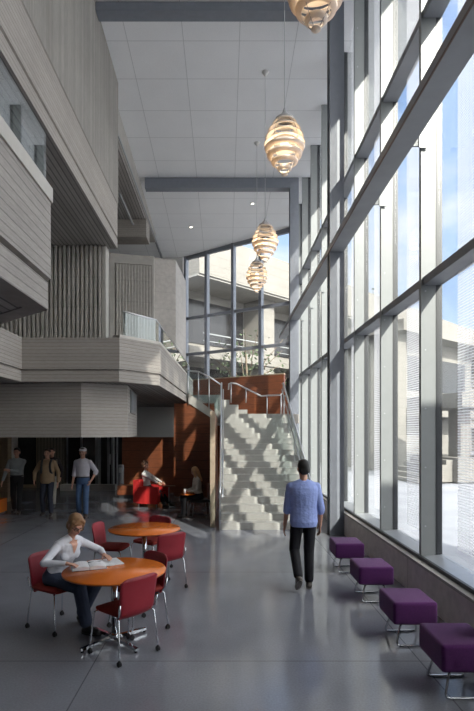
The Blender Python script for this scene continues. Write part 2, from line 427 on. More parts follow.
# ---- concrete mass below the balcony
hd = [(-7.98, 11.2), (-2.92, 10.56), (-2.1, 11.2), (-2.37, 14.0), (-7.98, 14.0)]
struct(MB().prism(hd, 2.04, 3.15).build('wall_header', [M['conc_h']]))
sg = thing('wall_sign', 'small square framed sign on the end of the low concrete mass', 'sign', (-2.235, 12.6, 2.85), .096)
MB().box(.0, .03, -.8, .8, -.26, .26).build('frame', M['white_steel'], sg)
MB().box(.03, .036, -.66, .66, -.19, .19).build('sign_face', M['beam_steel'], sg)

# ---- back of ground floor: doors and panels
YB = 20.0
b = MB(); b.box(-7.99, -3.9, YB+.3, YB+.5, 0, 3.16)
struct(b.build('wall_entrance', M['darkdoor']))
struct(MB().box(-7.99, X(9, 16), 15.9, 16.2, 0, 3.16).build('wall_side', M['tan']))
struct(MB().box(X(37, YB), X(64, YB), YB-.05, YB+.3, .0, 3.16).build('wall_panel', M['panel']))
for i, (p0, p1, nm) in enumerate(((12, 37, 'door_1'), (66, 96, 'door_2'), (99, 117, 'door_3'))):
    x0, x1 = X(p0, YB), X(p1, YB); d = .05
    b = MB(); b.box(x0, x0+d, YB+.05, YB+.2, 0, 2.6); b.box(x1-d, x1, YB+.05, YB+.2, 0, 2.6); b.box(x0, x1, YB+.05, YB+.2, 2.55, 2.62); b.box(x0, x1, YB+.05, YB+.2, 0, .12)
    if i != 0: b.box((x0+x1)/2-.04, (x0+x1)/2+.04, YB+.05, YB+.2, 0, 2.6)
    fr = b.build(nm, M['beam_steel'] if i else M['tan']); struct(fr)
    MB().box(x0+.05, x1-.05, YB+.1, YB+.13, .12, 2.55).build('pane', M['darkdoor'], fr)
    if i: MB().tube([((x0+x1)/2+.08, YB+.0, .9), ((x0+x1)/2+.08, YB+.0, 1.3)], .015).build('handle', M['stainless'], fr)
struct(MB().box(X(97, 19.6), X(99, 19.6), 19.5, 19.8, 0, 3.16).build('trim_12', M['white_steel']))
struct(MB().box(X(112, 19.6), X(113.5, 19.6), 19.5, 19.8, 0, 3.16).build('trim_13', M['white_steel']))
struct(MB().box(X(60, 19), X(115, 19), 19.0, 19.35, 0, .22).build('trim_14', M['conc_frame']))
pst = thing('bollard', 'grey metal post standing by the low wooden partition', 'post', (X(121, 17.6), 17.6, 0))
MB().lathe([(.0, 0), (.12, 0), (.12, .02), (.1, .03), (.1, 1.0), (.09, 1.04), (0, 1.05)], cap=False).build('post', M['beam_steel'], pst)
MB().box(-.05, .05, -.115, -.09, .78, .95).build('push_plate', M['stainless'], pst)
# wood lined lounge
b = MB(); b.box(X(122, 18.2), X(176, 18.2), 18.2, 18.35, 0, 1.97)
struct(b.build('wall_lounge', M['wood']))
b = MB(); b.box(X(174, 17.2), X(214, 17.2), 17.2, 17.35, 0, 3.1)
struct(b.build('wall_wood', M['wood']))
struct(MB().box(-8, X(176, 21), 21.0, 21.2, 1.9, 3.16).build('wall_white', M['white']))
be = thing('bench', 'low wooden bench block beside the grey post, at the lounge entrance', 'bench', (X(128, 17.0), 17.0, 0))
MB().box(-.3, .3, -.25, .25, .12, .42).build('seat', M['wood'], be, bevel=.01); MB().box(-.26, .26, -.21, .21, 0, .12).build('base', M['dark_frame'], be)
ob = thing('cabinet', 'orange wooden cabinet cut off by the left edge of the photo', 'cabinet', (X(-8.5, 13.6), 13.6, 0))
MB().box(-.3, .3, -.25, .25, .06, .40).build('body', M['orange'], ob, bevel=.01); MB().box(-.27, .27, -.22, .22, 0, .06).build('plinth', M['dark_frame'], ob)
MB().box(-.29, .29, -.262, -.25, .1, .37).build('door', M['orange'], ob)
struct(MB().box(-.32, -.24, 11.78, 17.2, 0, 2.6).build('wall_stair', [M['wood']]))
struct(MB().box(-.335, -.225, 11.72, 11.78, 0, 2.62).build('trim_15', M['wood_edge']))

# ---- kerb and sill along the window wall
struct(MB().box(2.49, XG+.15, -3, 21.15, 0, .44).build('wall_kerb', M['conc_kerb']))
b = MB(); b.box(2.475, 2.56, -3, 21.1, .44, .475)
struct(b.build('trim_16', M['conc_frame']))
struct(MB().box(2.562, 2.6, -3, 21.05, .44, .52).build('trim_17', M['dark_frame']))
struct(MB().prism([(2.6, -3), (XG+.05, -3), (XG+.05, 21.0), (2.6, 21.1)], .44, lambda x, y: .50 if x < 2.7 else .53).build('sill', M['sill']))

# ---- structural columns, girt, arms, roof beams
CX0, CX1 = 2.19, 2.485
for i, y in enumerate((-2.4, 4.2, 10.85, 17.5)):
    b = MB(); b.box(CX0, CX1, y, y+.06, 0, ceil(0, y)-.02); b.box(CX0, CX1, y+.24, y+.30, 0, ceil(0, y)-.02); b.box(CX0+.02, CX1-.02, y+.06, y+.24, 0, ceil(0, y)-.02)
    struct(b.build('column', M['steel'], bevel=0))
    zb = ceil(0, y) - (.20 if i < 3 else .36)
    b = MB(); b.box(-2.70, CX0, y, y+.3, zb, zb+.05); b.box(-2.70, CX0, y+.06, y+.24, zb+.04, ceil(0, y)-.03); b.box(-2.7, CX0, y, y+.055, zb+.05, ceil(0, y)-.02)
    struct(b.build('roof_beam', M['steel']))
b = MB(); b.box(CX0-.005, 2.47, -3, 20.9, 5.91, 5.93); b.box(CX0-.005, CX0+.02, -3, 20.9, 5.93, 6.06); b.box(2.42, 2.47, -3, 20.9, 5.93, 6.06); b.box(CX0+.02, 2.42, -3, 20.9, 6.0, 6.04)
struct(b.build('girt', M['beam_steel']))
b = MB(); b.box(CX0-.02, CX0-.006, -3, 20.9, 5.905, 5.925)
struct(b.build('trim_18', plain('brown_edge_strip', (.10, .055, .045), .5)))
ms = [MY0 + MP*k for k in range(-5, 9)]
for y in ms:
    top = min(ceil(0, y), 12)
    b = MB(); b.box(2.6, 2.613, y-.035, y+.035, .5, top); b.box(2.613, 2.80, y-.03, y-.015, .5, top); b.box(2.613, 2.80, y+.015, y+.03, .5, top)
    o = b.build('mullion', M['white_steel']); struct(o)
    b = MB(); b.box(2.80, XG+.05, y-.036, y+.036, .48, top); b.build('gasket', M['dark_frame'], o)
    b = MB()
    for q in range(13): b.tube([(2.66, y-.031, .9+q*.78), (2.66, y-.036, .9+q*.78)], .01, 8)
    b.build('bolt', M['sill'], o)
    if abs(y-10.6) > .4 and y < 20.5:
        o = MB().box(2.47, 2.62, y-.06, y-.0301, 5.93, 6.05).build('bracket_arm', M['white_steel']); struct(o)
        MB().box(2.56, 2.68, y-.075, y-.0605, 5.90, 6.08).build('plate', M['white_steel'], o)
LEV = [.53, 4.15, 7.70]
for k in range(len(ms)-1):
    y0, y1 = ms[k], ms[k+1]
    b = MB()
    for z in LEV[1:]: b.box(2.63, XG+.04, y0+.035, y1-.035, z-.055, z+.055)
    w = b.build('window_%d' % (k+1), M['beam_steel']); struct(w)
    zz = LEV + [ceil(0, y1)]
    for j in range(3):
        g = MB(); g.mi = 0
        z0 = zz[j] + (.055 if j else 0); z1 = zz[j+1] - (.055 if j < 2 else 0)
        g.box(XG, XG+.014, y0+.045, y1-.045, z0, z1)
        for f in g.bm.faces:
            f.normal_update()
            if f.calc_center_median().x < XG+.001: f.material_index = 1
        g.build('pane', [M['glass'], M['facade_glass']], w)
# ---- back glass wall
def onG(px):   # intersection of the sight line px with the glass wall line
    k = (px-225)/F
    t = (k*G0.y - G0.x)/(gd.x - k*gd.y)
    return G0 + gd*t
cuts = [onG(p) for p in (186, 207, 233.5, 261)] + [G1]
n_w = len(ms)
for i, c in enumerate(cuts):
    zt = ceil(c.x, c.y)
    b = MB(); b.obox(c-gd*.065, c+gd*.065, .22, 0, zt); o = b.build('mullion', M['steel']); struct(o)
for i in range(4):
    p, q = cuts[i]+gd*.066, cuts[i+1]-gd*.066
    b = MB()
    for z in (5.75, 7.42): b.obox(p, q, .14, z-.06, z+.06)
    b.obox(p, q, .14, ceil(0, p.y)-.14, ceil(0, p.y)+.1)
    w = b.build('window_%d' % (n_w+i), M['steel']); struct(w)
    for z0, z1 in ((4.4, 5.69), (5.81, 7.36), (7.48, ceil(0, q.y))):
        MB().obox(p, q, .014, z0, z1).build('pane', M['glass'], w)
wp = G0 + gd*.25 + gn*.2; wq = G1 + gn*.2 - gd*.35
struct(MB().obox(wp, wq, .12, 0, 4.5).build('wall_panelling', M['wood']))
struct(MB().obox(wp, wq, .16, 4.5, 4.54).build('trim_19', M['wood_edge']))

# ---- stair
SX0, SX1, SY, RI, TR, NR = -.13, 1.92, 11.45, .1517, .30, 18
ZL = RI*NR
b = MB(); pr = [(SY, 0)]
for i in range(NR):
    pr += [(SY+i*TR, (i+1)*RI), (SY+(i+1)*TR, (i+1)*RI)]
pr += [(SY+NR*TR, ZL-.35), (SY+.6, 0)]
va = [b.bm.verts.new((SX0, y, z)) for y, z in pr]; vb = [b.bm.verts.new((SX1, y, z)) for y, z in pr]
b._f(va); b._f(vb[::-1])
for i in range(len(pr)):
    j = (i+1) % len(pr); b._f((va[i], vb[i], vb[j], va[j]))
struct(b.build('staircase', M['tread']))
YL = SY+NR*TR
lp = [(-.3, YL), (2.4, YL), (2.4, 21.2), (-.75, 23.3), (-1.35, 23.3), (-1.35, 19.72), (-.3, 19.72)]
struct(MB().prism(lp, ZL-.3, ZL-.001).build('landing', M['conc_plain']))
b = MB()
for k in range(4):
    x1 = .75 - .3*k
    b.box(-1.3, x1, 17.35, 19.9, ZL + (.0 if k == 0 else .165*k), ZL+.165*(k+1))
struct(b.build('upper_steps', M['tread']))
b = MB()
v = [b.bm.verts.new(p) for p in ((-.2, 17.15, ZL-.02), (-.2, 17.15, ZL-.28), (-1.2, 17.15, 3.10), (-1.2, 17.15, 3.42), (-.2, 17.33, ZL-.02), (-.2, 17.33, ZL-.28), (-1.2, 17.33, 3.10), (-1.2, 17.33, 3.42))]
for q in ((0,1,2,3), (4,7,6,5), (0,4,5,1), (1,5,6,2), (2,6,7,3), (3,7,4,0)): b._f([v[i] for i in q])
struct(b.build('trim_20', M['conc_frame']))

def stair_rail(label, x, y0=SY-.15, y1=YL):
    t = thing('stair_railing', label, 'stair railing', (x, y0, 0))
    def zs(y): return max(0, (y-SY)/TR*RI+.08)
    L = y1-y0; k = 4
    for j in range(k):
        u, v = y0+L*j/k+.02, y0+L*(j+1)/k-.02
        b = MB(); q = [(u, zs(u)+.1), (v, zs(v)+.1), (v, zs(v)+.86), (u, zs(u)+.86)]
        a_ = [b.bm.verts.new((-.008, y-y0, z)) for y, z in q]; c_ = [b.bm.verts.new((.008, y-y0, z)) for y, z in q]
        b._f(a_); b._f(c_[::-1])
        for i in range(4): b._f((a_[i], c_[i], c_[(i+1)%4], a_[(i+1)%4]))
        b.build('glass_panel', M['rail_glass'], t)
    for j in range(k+1):
        y = y0+L*j/k; MB().box(-.02, .02, y-y0-.02, y-y0+.02, max(0, zs(y)-.1), zs(y)+.92).build('post', M['stainless'], t)
    MB().tube([(0, -.12, zs(y0)+.72), (0, -.1, zs(y0)+.9), (0, 0, zs(y0)+.95), (0, SY-y0, zs(SY)+.95), (0, y1-y0, zs(y1)+.93), (0, y1-y0+.3, zs(y1)+.93)], .024).build('handrail', M['stainless'], t)
    s = .055 if x < 1 else -.055
    MB().tube([(s, 0, .72), (s, SY-y0, .80), (s, y1-y0, zs(y1)+.72)], .017).build('lower_rail', M['stainless'], t)
    return t
stair_rail('glass and steel railing on the left side of the stair', SX0+.02)
stair_rail('glass and steel railing on the right side of the stair, by the windows', SX1-.03)
t = thing('landing_railing', 'steel handrail bending across the landing before the red-brown wood wall', 'handrail', (0, 19.3, ZL))
zf = Z(396, 19.3)-ZL; zh = Z(383, 19.3)-ZL
P = [(X(228.5, 19.3), 0, zh-.25), (X(229, 19.3), 0, zh-.03), (X(231, 19.3), 0, zh), (X(236, 19.3), 0, zh-.02), (X(261, 19.3), 0, zf), (X(280.5, 19.3), 0, zf+.04), (X(284.5, 19.3), 0, zf+.2)]
MB().tube(P, .03).build('handrail', M['stainless'], t)
for px, zt in ((231, zh), (246, (zh+zf)/2), (267, zf), (281, zf+.03)):
    MB().tube([(X(px, 19.3), 0, .0 if px > 250 else .5), (X(px, 19.3), 0, zt)], .022).build('post', M['stainless'], t)
t = thing('landing_railing', 'glass railing with steel posts at the head of the stair, joining the balcony', 'glass railing', (SX0, 17.2, ZL))
pz = [(0, .98), (-.4, 1.25), (-.75, 1.42), (-1.1, 1.45)]
MB().tube([(x, 0, z) for x, z in pz], .024).build('handrail', M['stainless'], t)
for x, z in pz: MB().tube([(x, 0, max(.0, z-1.15)), (x, 0, z)], .02).build('post', M['stainless'], t)
for (xa, za), (xb, zb) in zip(pz[:-1], pz[1:]):
    b = MB(); q = [(xa-.03, za-.9), (xb+.03, zb-.9), (xb+.03, zb-.08), (xa-.03, za-.08)]
    a_ = [b.bm.verts.new((x, -.008, z)) for x, z in q]; c_ = [b.bm.verts.new((x, .008, z)) for x, z in q]
    b._f(a_); b._f(c_[::-1])
    for i in range(4): b._f((a_[i], c_[i], c_[(i+1)%4], a_[(i+1)%4]))
    b.build('glass_panel', M['rail_glass'], t)

# ------------------------------------------------------------------ pendant lamps
def lamp(x, y, label, first=None):
    zc = ceil(x, y)
    L = thing('pendant_lamp', label, 'pendant lamp', (x, y, 6.34), 0, 'louvred pendant lamps over the hall')
    if first:
        for ch in children(first):
            if ch.name.startswith('cord'): continue
            c = ch.copy(); COL.objects.link(c); c.parent = L
            if ch.name.startswith('ceiling_rose'): c.location = (0, 0, zc-6.34)
    else:
        n = 8; Ht = .90; R = .335
        for i in range(n):
            t = (i+.5)/n
            def env(t): 
                t = min(max(t, 0), 1)
                return R*max(.0, math.sin(PI*(.04+.88*t)**.92))**(.95 if t < .45 else .80)
            z0 = .03 + Ht*t*.97; r = env(t*.93)
            if t > .45:   # upper bands flare downwards
                prof = [(r*.70-.02, z0+.030), (r*.88, z0+.020), (r, z0-.014)]
            else:         # lower bands close in towards the bottom
                prof = [(r, z0+.036), (r*.965, z0+.004), (r*.78-.012, z0-.014)]
            th = .006
            full = prof + [(max(.005, q[0]-th), q[1]-.001) for q in prof[::-1]]
            MB().closed_lathe(full, n=36).build('louvre_band', M['veneer'], L)
        MB().lathe([(.0, -.005), (.05, .0), (.055, .012), (0, .016)], n=24).build('bottom_disc', M['veneer'], L)
        MB().lathe([(.155, .89), (.15, .915), (.08, .96), (.035, 1.02), (.012, 1.09), (0, 1.09)], n=28).build('cap', M['lamp_cap'], L)
        b = MB()
        for k in range(4):
            aa = PI/4+k*PI/2; cs, sn = math.cos(aa), math.sin(aa)
            pts = []
            for i in range(11):
                t = i/10; r = env(t*.95)*.80
                pts.append((r*cs, r*sn, .02+Ht*t))
            b.tube(pts, .004, 6)
        b.build('rib', M['lamp_cap'], L)
        MB().ell((0, 0, .50), (.07, .07, .09)).build('bulb', M['bulb'], L)
        MB().lathe([(.0, 0), (.085, 0), (.08, -.02), (.02, -.10), (0, -.10)], n=20).build('ceiling_rose', M['white'], L, loc=(0, 0, zc-6.34))
    MB().tube([(0, 0, 1.08), (0, 0, zc-6.34-.09)], .006, 6).build('cord', M['cord'], L)
    pl = bpy.data.lights.new('lamp_light', 'POINT'); pl.energy = 3; pl.color = (1, .74, .48); pl.shadow_soft_size = .06
    po = bpy.data.objects.new('lamp_light', pl); COL.objects.link(po); po.parent = L; po.location = (0, 0, .34)
    return L
l0 = lamp(.95, 5.42, 'nearest louvred pale wood pendant lamp, cut off by the top of the photo')
lamp(.97, 8.48, 'second nearest egg-shaped louvred pendant lamp, hanging large against the ceiling', l0)
lamp(.99, 12.82, 'third louvred pendant lamp, the upper of the close pair before the far glass', l0)
lamp(.96, 15.64, 'farthest and lowest-looking louvred pendant lamp, before the far glass wall', l0)

dl = None
for px, py, lb in ((191, 227, 'small recessed downlight in the far ceiling, left one'), (252.5, 203.5, 'small recessed downlight in the far ceiling, right one beside the third lamp')):
    k = (432-py)/F; y = (9.684)/(k+.063); x = X(px, y)
    t = thing('downlight', lb, 'ceiling light', (x, y, ceil(x, y)), 0, 'recessed ceiling downlights')
    MB().lathe([(.055, 0), (.085, 0), (.085, -.01), (.055, -.012)], n=24).build('trim_ring', M['white'], t)
    MB().lathe([(0, -.004), (.055, -.004), (.055, 0), (0, 0)], n=24).build('lens', M['downlight'], t)

# ------------------------------------------------------------------ furniture
def slab_round(r, z0, z1, bev, n=64):
    return [(0, z0), (r-bev, z0), (r, z0+bev*.6), (r, z1-bev*.3), (r-bev*.3, z1), (0, z1)]
def cafe_table(x, y, ang, label):
    t = thing('round_table', label, 'table', (x, y, 0), ang, 'orange cafe tables')
    b = MB(); b.lathe([(0, .716), (.49, .716), (.515, .722), (.522, .732), (.520, .74), (0, .74)], n=64); b.build('tabletop', [M['orange']], t)
    MB().closed_lathe([(.50, .716), (.522, .722), (.5235, .732), (.500, .7155)], n=64).build('edge_band', M['edge'], t)
    MB().tube([(0, 0, .05), (0, 0, .716)], .032, 20).build('column', M['chrome'], t)
    MB().lathe([(0, .70), (.11, .70), (.12, .712), (.12, .716), (0, .716)], n=28).build('mounting_plate', M['caster'], t)
    MB().lathe([(.0, .05), (.06, .05), (.055, .085), (.034, .10), (0, .10)], n=24).build('collar', M['chrome'], t)
    for k in range(4):
        a_ = PI/4 + k*PI/2; d = V((math.cos(a_), math.sin(a_), 0)); n = V((-d.y, d.x, 0))
        b = MB(); 
        r0 = [d*.02+n*s*.02+V((0, 0, z)) for s, z in ((-1, .03), (1, .03), (1, .07), (-1, .07))]
        r1 = [d*.39+n*s*.018+V((0, 0, z)) for s, z in ((-1, .02), (1, .02), (1, .045), (-1, .045))]
        b.rings([r0, r1], smooth=False); f = b.build('foot', M['chrome'], t)
        MB().lathe([(0, 0), (.016, 0), (.016, .022), (0, .022)], c=d*.37, n=12).build('glide', M['caster'], f)
    return t
cafe_table(-1.13, 5.33, 0, 'orange round table nearest the camera, with an open book on it')
cafe_table(-1.18, 7.62, .3, 'empty orange round table behind the one where the woman reads')

def make_chair():
    t = thing('side_chair', '', 'chair', (0, 0, 0))
    # seat cushion: faces +y
    b = MB(); W, D = .225, .215
    rows = []
    NU, NV = 12, 12
    def outline(z, sc):
        pts = []
        for k in range(40):
            a_ = 2*PI*k/40; c, s_ = math.cos(a_), math.sin(a_); e = .38
            pts.append(V((sc*W*math.copysign(abs(c)**e, c), sc*D*math.copysign(abs(s_)**e, s_), z - (.012 if s_ > .8 else 0))))
        return pts
    b.rings([outline(.432, .90), outline(.438, .98), outline(.450, 1.0), outline(.462, .97), outline(.470, .86), outline(.474, .5)])
    b.build('seat', M['red_seat'], t)
    b = MB(); b.box(-.19, .19, -.18, .17, .418, .432); b.build('seat_pan', M['red_shell'], t, bevel=.006)
    # curved shell backrest
    b = MB(); rows = []
    nu = 14
    def pt(u, v, o):
        # u -1..1 across, v 0..1 up
        w = (.205 + .02*v - .01*(v > .95)) 
        z = .400 + .395*v
        y = -.205 - .005 - .05*v**1.5 - .035*(1-u*u) + .03 - (.0 if v > .12 else (.12-v)*-.35)
        zc_ = z - (.035*abs(u)**6 if v > .9 else 0)
        return V((w*u, y - o, zc_))
    fr_ = [[pt(-1+2*i/nu, j/10, 0) for i in range(nu+1)] for j in range(11)]
    bk_ = [[pt(-1+2*i/nu, j/10, .014) for i in range(nu+1)] for j in range(11)]
    rings = [fr_[j] + bk_[j][::-1] for j in range(11)]
    b.rings(rings); b.build('backrest', M['red_shell'], t)
    for sx in (-1, 1):
        MB().tube([(sx*.205, -.17, .425), (sx*.222, -.205, .46), (sx*.226, -.225, .56)], .010, 8).build('back_bracket', M['chrome'], t)
    for sx in (-1, 1):
        l = MB().tube([(sx*.19, .16, .425), (sx*.215, .19, .40), (sx*.235, .225, .075), (sx*.236, .226, .05)], .0088, 10).build('leg', M['chrome'], t)
        cst(l, sx*.236, .226)
        l = MB().tube([(sx*.19, -.16, .425), (sx*.215, -.19, .40), (sx*.235, -.225, .075), (sx*.236, -.226, .05)], .0088, 10).build('leg', M['chrome'], t)
        cst(l, sx*.236, -.226)
    MB().tube([(-.19, .16, .42), (.19, .16, .42)], .010, 8).build('stretcher', M['chrome'], t)
    MB().tube([(-.19, -.16, .42), (.19, -.16, .42)], .010, 8).build('stretcher', M['chrome'], t)
    return t
def cst(l, x, y):
    b = MB()
    b.tube([(x-.013, y, .024), (x-.004, y, .024)], .024, 18); b.tube([(x+.004, y, .024), (x+.013, y, .024)], .024, 18)
    b.ell((x, y, .045), (.014, .018, .014), 10, 6)
    b.build('caster', M['caster'], l)
c0 = make_chair()
chairs = [((-1.85, 5.78), (.84, -.54), 'red chair in which the woman in white sits reading'),
          ((-.985, 5.08), (-.76, .65), 'red chair nearest the camera, its curved back turned to us'),
          ((-.95, 5.70), (-.74, -.67), 'dark red chair right of the near table, partly behind the front chair'),
          ((-1.67, 7.74), (.99, -.15), 'empty red chair left of the far orange table'),
          ((-1.17, 8.18), (-.55, -.84), 'red chair behind the far orange table'),
          ((-.86, 7.20), (-.62, .78), 'red chair at the front right of the far orange table, back to the camera')]
for i, (p, f, lb) in enumerate(chairs):
    c = c0 if i == 0 else dup(c0)
    c.location = (*p, 0); c.rotation_euler = (0, 0, yaw(*f)); c['label'] = lb; c['group'] = 'red chairs round the orange tables'

def make_ottoman():
    t = thing('ottoman', '', 'ottoman', (0, 0, 0))
    b = MB(); b.box(-.22, .22, -.255, .255, .235, .46)
    es = list(b.bm.edges)
    bmesh.ops.bevel(b.bm, geom=es, offset=.035, segments=4, affect='EDGES', profile=.6)
    cu = b.build('cushion', M['purple'], t, smooth=True)
    MB().tube([(-.219, -.22, .262), (-.219, .22, .262)], .003, 6).build('seam', M['purple'], cu)
    MB().box(-.17, .17, -.20, .20, .222, .236).build('base_board', M['caster'], t)
    for s in (-1, 1):
        y = s*.17
        p = [(-.10, y*.85, .228), (-.125, y*.9, .18), (-.165, y*1.1, .045), (-.160, y*1.14, .018), (-.13, y*1.15, .011), (.13, y*1.15, .011), (.160, y*1.14, .018), (.165, y*1.1, .045), (.125, y*.9, .18), (.10, y*.85, .228)]
        MB().tube(p, .011, 10).build('sled_leg', M['chrome'], t)
    return t
ot = [((1.895, 8.12), 'purple ottoman farthest from the camera, beside the steel column'), ((1.895, 6.75), 'second farthest purple ottoman in the row under the windows'),
      ((1.89, 5.40), 'third purple ottoman from the column, next to the nearest one'), ((1.94, 4.37), 'purple ottoman nearest the camera, cut off by the right edge')]
o0 = make_ottoman()
for i, (p, lb) in enumerate(ot):
    o = o0 if i == 0 else dup(o0)
    o.location = (*p, 0); o['label'] = lb; o['group'] = 'purple ottomans along the window wall'

# lounge furniture
def small_table(x, y, r, h, label, top):
    t = thing('side_table', label, 'side table', (x, y, 0))
    MB().lathe([(0, h-.022), (r-.01, h-.022), (r, h-.015), (r, h-.004), (r-.004, h), (0, h)], n=36).build('tabletop', top, t)
    MB().tube([(0, 0, .012), (0, 0, h-.02)], .017, 12).build('column', M['stainless'], t)
    MB().lathe([(0, 0), (.16, 0), (.16, .008), (.05, .018), (0, .018)], n=30).build('base', M['stainless'], t)
small_table(-.93, 13.05, .19, .60, 'small round wooden table in front of the long-haired woman', M['orange'])
small_table(-1.62, 15.0, .19, .60, 'small round table in front of the bright red armchair', M['wood'])
ac = thing('armchair', 'bright red tub armchair in the lounge with a person in it', 'armchair', (-2.12, 15.05, 0), yaw(.95, -.3))
b = MB(); b.box(-.27, .27, -.25, .34, .16, .42); b.build('seat', M['armchair'], ac, bevel=.04, seg=3)
b = MB(); b.box(-.38, .38, -.40, -.22, .14, .78); b.build('backrest', M['armchair'], ac, bevel=.05, seg=3)
for s in (-1, 1):
    b = MB(); b.box(s*.33-.06, s*.33+.06, -.30, .36, .12, .60); b.build('armrest', M['armchair'], ac, bevel=.045, seg=3)
for sx in (-1, 1):
    for sy in (-1, 1): MB().tube([(sx*.28, sy*.28, 0), (sx*.27, sy*.27, .16)], .018, 8).build('leg', M['stainless'], ac)
lc = thing('lounge_chair', 'dark low chair under the long-haired woman by the stair wall', 'chair', (-.645, 13.25, 0), yaw(-.95, -.25))
MB().box(-.24, .24, -.22, .24, .38, .44).build('seat', M['black'], lc, bevel=.015); MB().box(-.23, .23, -.27, -.235, .46, .82).build('backrest', M['black'], lc, bevel=.01)
for sx in (-1, 1):
    MB().tube([(sx*.22, -.25, .45), (sx*.22, -.25, .80)], .012, 8).build('back_post', M['stainless'], lc)
    for sy in (-1, 1): MB().tube([(sx*.21, sy*.20, .38), (sx*.23, sy*.23, 0)], .013, 8).build('leg', M['stainless'], lc)
cu = thing('paper_cup', 'white paper cup on the small table of the long-haired woman', 'cup', (-1.00, 13.05, .60))
MB().lathe([(0, 0), (.028, 0), (.038, .11), (.034, .11), (.026, .006), (0, .006)], n=20).build('cup', M['paper'], cu)
MB().lathe([(.040, .108), (.040, .118), (.03, .122), (0, .122)], n=20).build('lid', M['paper'], cu)

# book and papers on the near table
bk = thing('book', 'thick open book lying on the near orange table in front of the woman', 'book', (-1.42, 5.42, .742), .35)
for s in (-1, 1):
    b = MB(); secs = []
    for i in range(7):
        u = i/6; z = .036*math.sin(PI*(.12+.62*(1-u)))+.004
        x = s*(.004+.165*u)
        secs.append([V((x, -.125, 0.002)), V((x, .125, .002)), V((x, .125, z)), V((x, -.125, z))])
    b.rings(secs, smooth=False); b.build('page_block', M['paper'], bk)
MB().box(-.175, .175, -.13, .13, 0, .002).build('cover', M['black'], bk)
b = MB()
mg = thing('magazine', 'loose white papers under the right hand of the reading woman', 'papers', (-1.24, 5.62, .7405), .5)
MB().box(-.11, .11, -.14, .14, 0, .004).build('sheet', M['paper'], mg); MB().box(-.10, .11, -.13, .145, .0041, .009).build('sheet', M['paper'], mg)
pn = thing('pen', 'dark pen lying on the open page of the book', 'pen', (-1.38, 5.50, .778), .5)
MB().tube([(-.07, 0, 0), (.055, 0, 0), (.07, 0, 0)], [.004, .004, .001], 8).build('barrel', M['black'], pn)

# ------------------------------------------------------------------ people
def remesh(mb, name, mat, voxel, parent=None, smooth_it=4):
    bmesh.ops.recalc_face_normals(mb.bm, faces=mb.bm.faces)
    me = bpy.data.meshes.new('tmp'); mb.bm.to_mesh(me); mb.bm.free()
    o = bpy.data.objects.new('tmp', me); COL.objects.link(o)
    r = o.modifiers.new('r', 'REMESH'); r.mode = 'VOXEL'; r.voxel_size = voxel; r.use_smooth_shade = True
    if smooth_it:
        s = o.modifiers.new('s', 'SMOOTH'); s.iterations = smooth_it; s.factor = .5
    dg = bpy.context.evaluated_depsgraph_get(); ev = o.evaluated_get(dg)
    m2 = bpy.data.meshes.new_from_object(ev); m2.name = name
    bpy.data.objects.remove(o); bpy.data.meshes.remove(me)
    m2.materials.clear(); m2.materials.append(mat)
    for p in m2.polygons: p.use_smooth = True; p.material_index = 0
    n = bpy.data.objects.new(name, m2); COL.objects.link(n)
    if parent: n.parent = parent
    return n

def ik(a, c, la, lb, pole):
    a, c, pole = V(a), V(c), V(pole); d = c-a; L = min(d.length, (la+lb)*.999); dn = d.normalized()
    x = (la*la - lb*lb + L*L)/(2*L); h = math.sqrt(max(0, la*la-x*x))
    p = (pole - dn*pole.dot(dn)).normalized()
    return a + dn*x + p*h, a + dn*L

